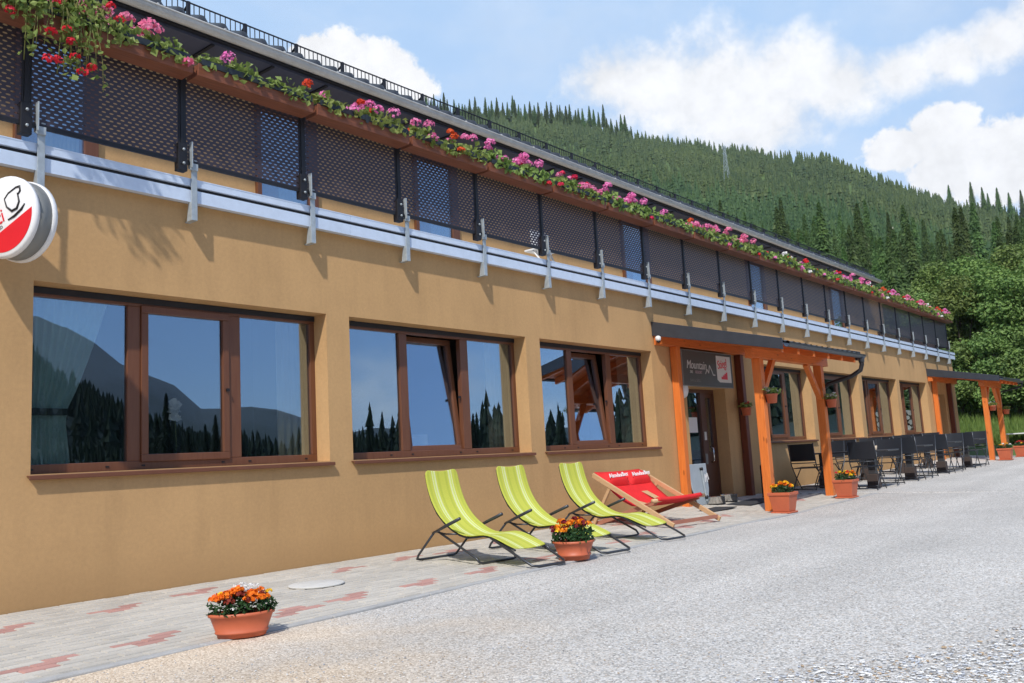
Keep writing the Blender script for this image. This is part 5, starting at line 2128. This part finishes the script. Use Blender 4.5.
def broadleaf(H, Rc, seed, n=11500, leaf=.22):
    t = thing('broadleaf_tree', 'tree', 'tree')
    g = np.random.default_rng(seed)
    lobes = []
    for k in range(24):
        a = g.uniform(0, 6.28)
        q = Rc * math.sqrt(g.random()) * .8
        z = H * g.uniform(.22, .90)
        rr = Rc * g.uniform(.16, .36) * (1.15 - .5 * abs(z / H - .5))
        lobes.append((q * math.cos(a) * (1.1 - z / H * .6), q * math.sin(a) * (1.1 - z / H * .6), z, rr))
    lobes.append((0, 0, H * .86, Rc * .35))
    w = np.array([l[3] ** 2 for l in lobes])
    idx = g.choice(len(lobes), n, p=w / w.sum())
    L = np.array(lobes)[idx]
    d = g.normal(size=(n, 3))
    d /= np.linalg.norm(d, axis=1)[:, None]
    rad = L[:, 3] * (g.random(n) ** .35) * g.uniform(.85, 1.18, n)
    cen = L[:, :3] + d * rad[:, None] * np.array([1, 1, .85])
    V, F = leaf_quads(cen, leaf, .6, .5, g, d * .8, .12)
    np_mesh('crown', V, F, M['broad'], parent=t)
    tr = MB()
    tr.tube([(0, 0, -1), (.05, 0, H * .25), (-.05, .05, H * .5), (0, 0, H * .8)], [.16, .13, .09, .03], 7)
    for l in lobes[:8]:
        tr.tube([(0, 0, H * .22), (l[0] * .5, l[1] * .5, (H * .25 + l[2]) / 2), (l[0], l[1], l[2])], [.07, .05, .02], 5)
    tr.build('trunk', M['bark'], t)
    return t


bp = [broadleaf(8.5, 3.0, 1), broadleaf(7.0, 2.8, 2, 11500), broadleaf(9.5, 3.2, 3, 14000), broadleaf(4.2, 2.2, 4, 8000, .17), broadleaf(3.0, 1.9, 5, 6000, .15)]
bused = [False] * 5
BT = [(8.0, 54, 2, .9, 'tall'), (10.2, 53, 0, .95, 'tall'), (12.2, 54, 2, .82, 'tall'), (14.0, 57, 0, .78, 'tall'), (9.2, 60, 2, 1.0, 'tall'), (11.5, 61, 0, 1.05, 'tall'), (13.2, 62, 2, .92, 'tall'), (15.4, 64, 1, .9, 'tall'),
      (7.2, 62, 0, 1.1, 'tall'), (6.2, 52, 2, .9, 'tall'), (16.8, 66, 0, .75, 'tall'), (4.0, 55, 2, .9, 'tall'), (1.5, 56, 0, .9, 'tall'),
      (14.6, 76, 0, .62, 'tall'), (16.2, 80, 2, .6, 'tall'), (17.6, 84, 1, .7, 'tall'), (19.2, 88, 0, .6, 'tall'), (13.2, 74, 2, .7, 'tall'), (18.2, 100, 2, .55, 'tall'), (20.6, 112, 0, .6, 'tall'), (22.5, 130, 2, .6, 'tall'),
      (9.8, 48.5, 3, .9, 'bush'), (11.2, 49, 3, 1.0, 'bush'), (12.6, 49.5, 3, .95, 'bush'), (13.9, 50, 4, 1.2, 'bush'), (8.4, 48, 3, 1.1, 'bush'), (7.0, 47, 3, .9, 'bush'), (10.5, 51, 3, 1.1, 'bush'), (15.0, 52, 3, .9, 'bush'), (5.5, 46, 4, 1.2, 'bush')]
for a, r, k, s, kd in BT:
    if not bused[k]:
        o = bp[k]
        bused[k] = True
    else:
        o = copy_tree(bp[k])
    x, y = CAM.x + r * math.cos(R(a)), CAM.y + r * math.sin(R(a))
    o.location = (x, y, terrain(x, y) - .2)
    o.rotation_euler = (0, 0, rnd.uniform(0, 6.28))
    o.scale = (s * rnd.uniform(.95, 1.15), s * rnd.uniform(.95, 1.15), s)
    if kd == 'tall':
        o['label'] = 'leafy green deciduous tree beyond the far end of the house'
        o['group'] = 'deciduous trees beyond the house'
    else:
        o.name = 'bush'
        o['label'] = 'dense green bush at the top of the grass bank beyond the far porch'
        o['category'] = 'bush'
        o['group'] = 'bushes on the grass bank'


def grass_bank():
    g = np.random.default_rng(8)
    n = 16000
    a = R(1) * g.uniform(3, 22, n)
    r = 36.5 + 14 * g.random(n) ** 1.2
    x, y = CAM.x + r * np.cos(a), CAM.y + r * np.sin(a)
    V = np.zeros((n * 3, 3))
    for i in range(n):
        if x[i] < X1 + .6 and y[i] > -.3:
            x[i] = X1 + .6 + g.random() * 6
        z = terrain(x[i], y[i])
        h = g.uniform(.18, .55)
        an = g.uniform(0, 6.28)
        dx, dy = math.cos(an) * .03, math.sin(an) * .03
        lx, ly = g.normal(0, .1, 2)
        V[i * 3] = (x[i] - dx, y[i] - dy, z - .03)
        V[i * 3 + 1] = (x[i] + dx, y[i] + dy, z - .03)
        V[i * 3 + 2] = (x[i] + lx, y[i] + ly, z + h)
    o = np_mesh('meadow_grass', V, np.arange(n * 3).reshape(n, 3), M['grass'])
    tag(o, 'tall green meadow grass on the bank beyond the far porch', 'grass', kind='stuff')


grass_bank()

# bleached dead trunk in front of the forest
a, r = 15.15, 118
x, y = CAM.x + r * math.cos(R(a)), CAM.y + r * math.sin(R(a))
o = thing('dead_tree', 'bare bleached tree trunk standing in front of the spruces', 'tree', (x, y, terrain(x, y) - .5))
tr = MB()
tr.tube([(0, 0, 0), (.05, 0, 4), (-.05, 0, 8), (.02, 0, 11.5)], [.19, .15, .11, .04], 8)
for zz, aa, L_ in ((6, .4, 1.0), (7.2, 2.5, .8), (8.4, 4.1, .9), (9.5, 1.2, .6), (10.2, 3.4, .5)):
    tr.tube([(0, 0, zz), (L_ * math.cos(aa), L_ * math.sin(aa), zz - .15)], [.03, .012], 5)
tr.build('trunk', M['deadbark'], o)


def lattice_tower():
    a, r = 24.6, 420
    x, y = CAM.x + r * math.cos(R(a)), CAM.y + r * math.sin(R(a))
    z = terrain(x, y)
    t = thing('lattice_mast', 'slim pale steel lattice mast standing in the forest on the hill', 'mast', (x, y, z))
    H = 23
    m_ = MB()
    for sx, sy in ((-1, -1), (1, -1), (1, 1), (-1, 1)):
        m_.bar((sx * 1.3, sy * 1.3, 0), (sx * .3, sy * .3, H), .11, .11)
    for k in range(14):
        z0, z1 = H * k / 14, H * (k + 1) / 14
        w0, w1 = 1.3 - z0 / H, 1.3 - z1 / H
        for (ax, ay), (bx_, by) in (((-1, -1), (1, -1)), ((1, -1), (1, 1)), ((1, 1), (-1, 1)), ((-1, 1), (-1, -1))):
            m_.bar((ax * w0, ay * w0, z0), (bx_ * w1, by * w1, z1), .06, .06)
    m_.build('lattice_shaft', M['steel_br'], t)
    for zz in (H * .8, H * .95):
        MB().bar((-3, 0, zz), (3, 0, zz), .12, .12).build('cross_arm', M['steel_br'], t)


lattice_tower()


# ------------------------------------------------------------------ mountain air
def build_haze():
    hz = bpy.data.materials.new('haze_air')
    hz.use_nodes = True
    t = hz.node_tree
    t.nodes.remove(t.nodes['Principled BSDF'])
    v = t.nodes.new('ShaderNodeVolumePrincipled')
    v.inputs['Color'].default_value = (0.86, 0.93, 1.0, 1)
    v.inputs['Density'].default_value = 0.00011
    v.inputs['Anisotropy'].default_value = 0.2
    t.links.new(v.outputs[0], t.nodes['Material Output'].inputs['Volume'])
    o = MB().bx(-1520, 1520, -1520, 1520, -70, 420).build('haze', hz)
    tag(o, 'thin blue summer haze between the yard and the hill', 'haze', kind='stuff')


build_haze()
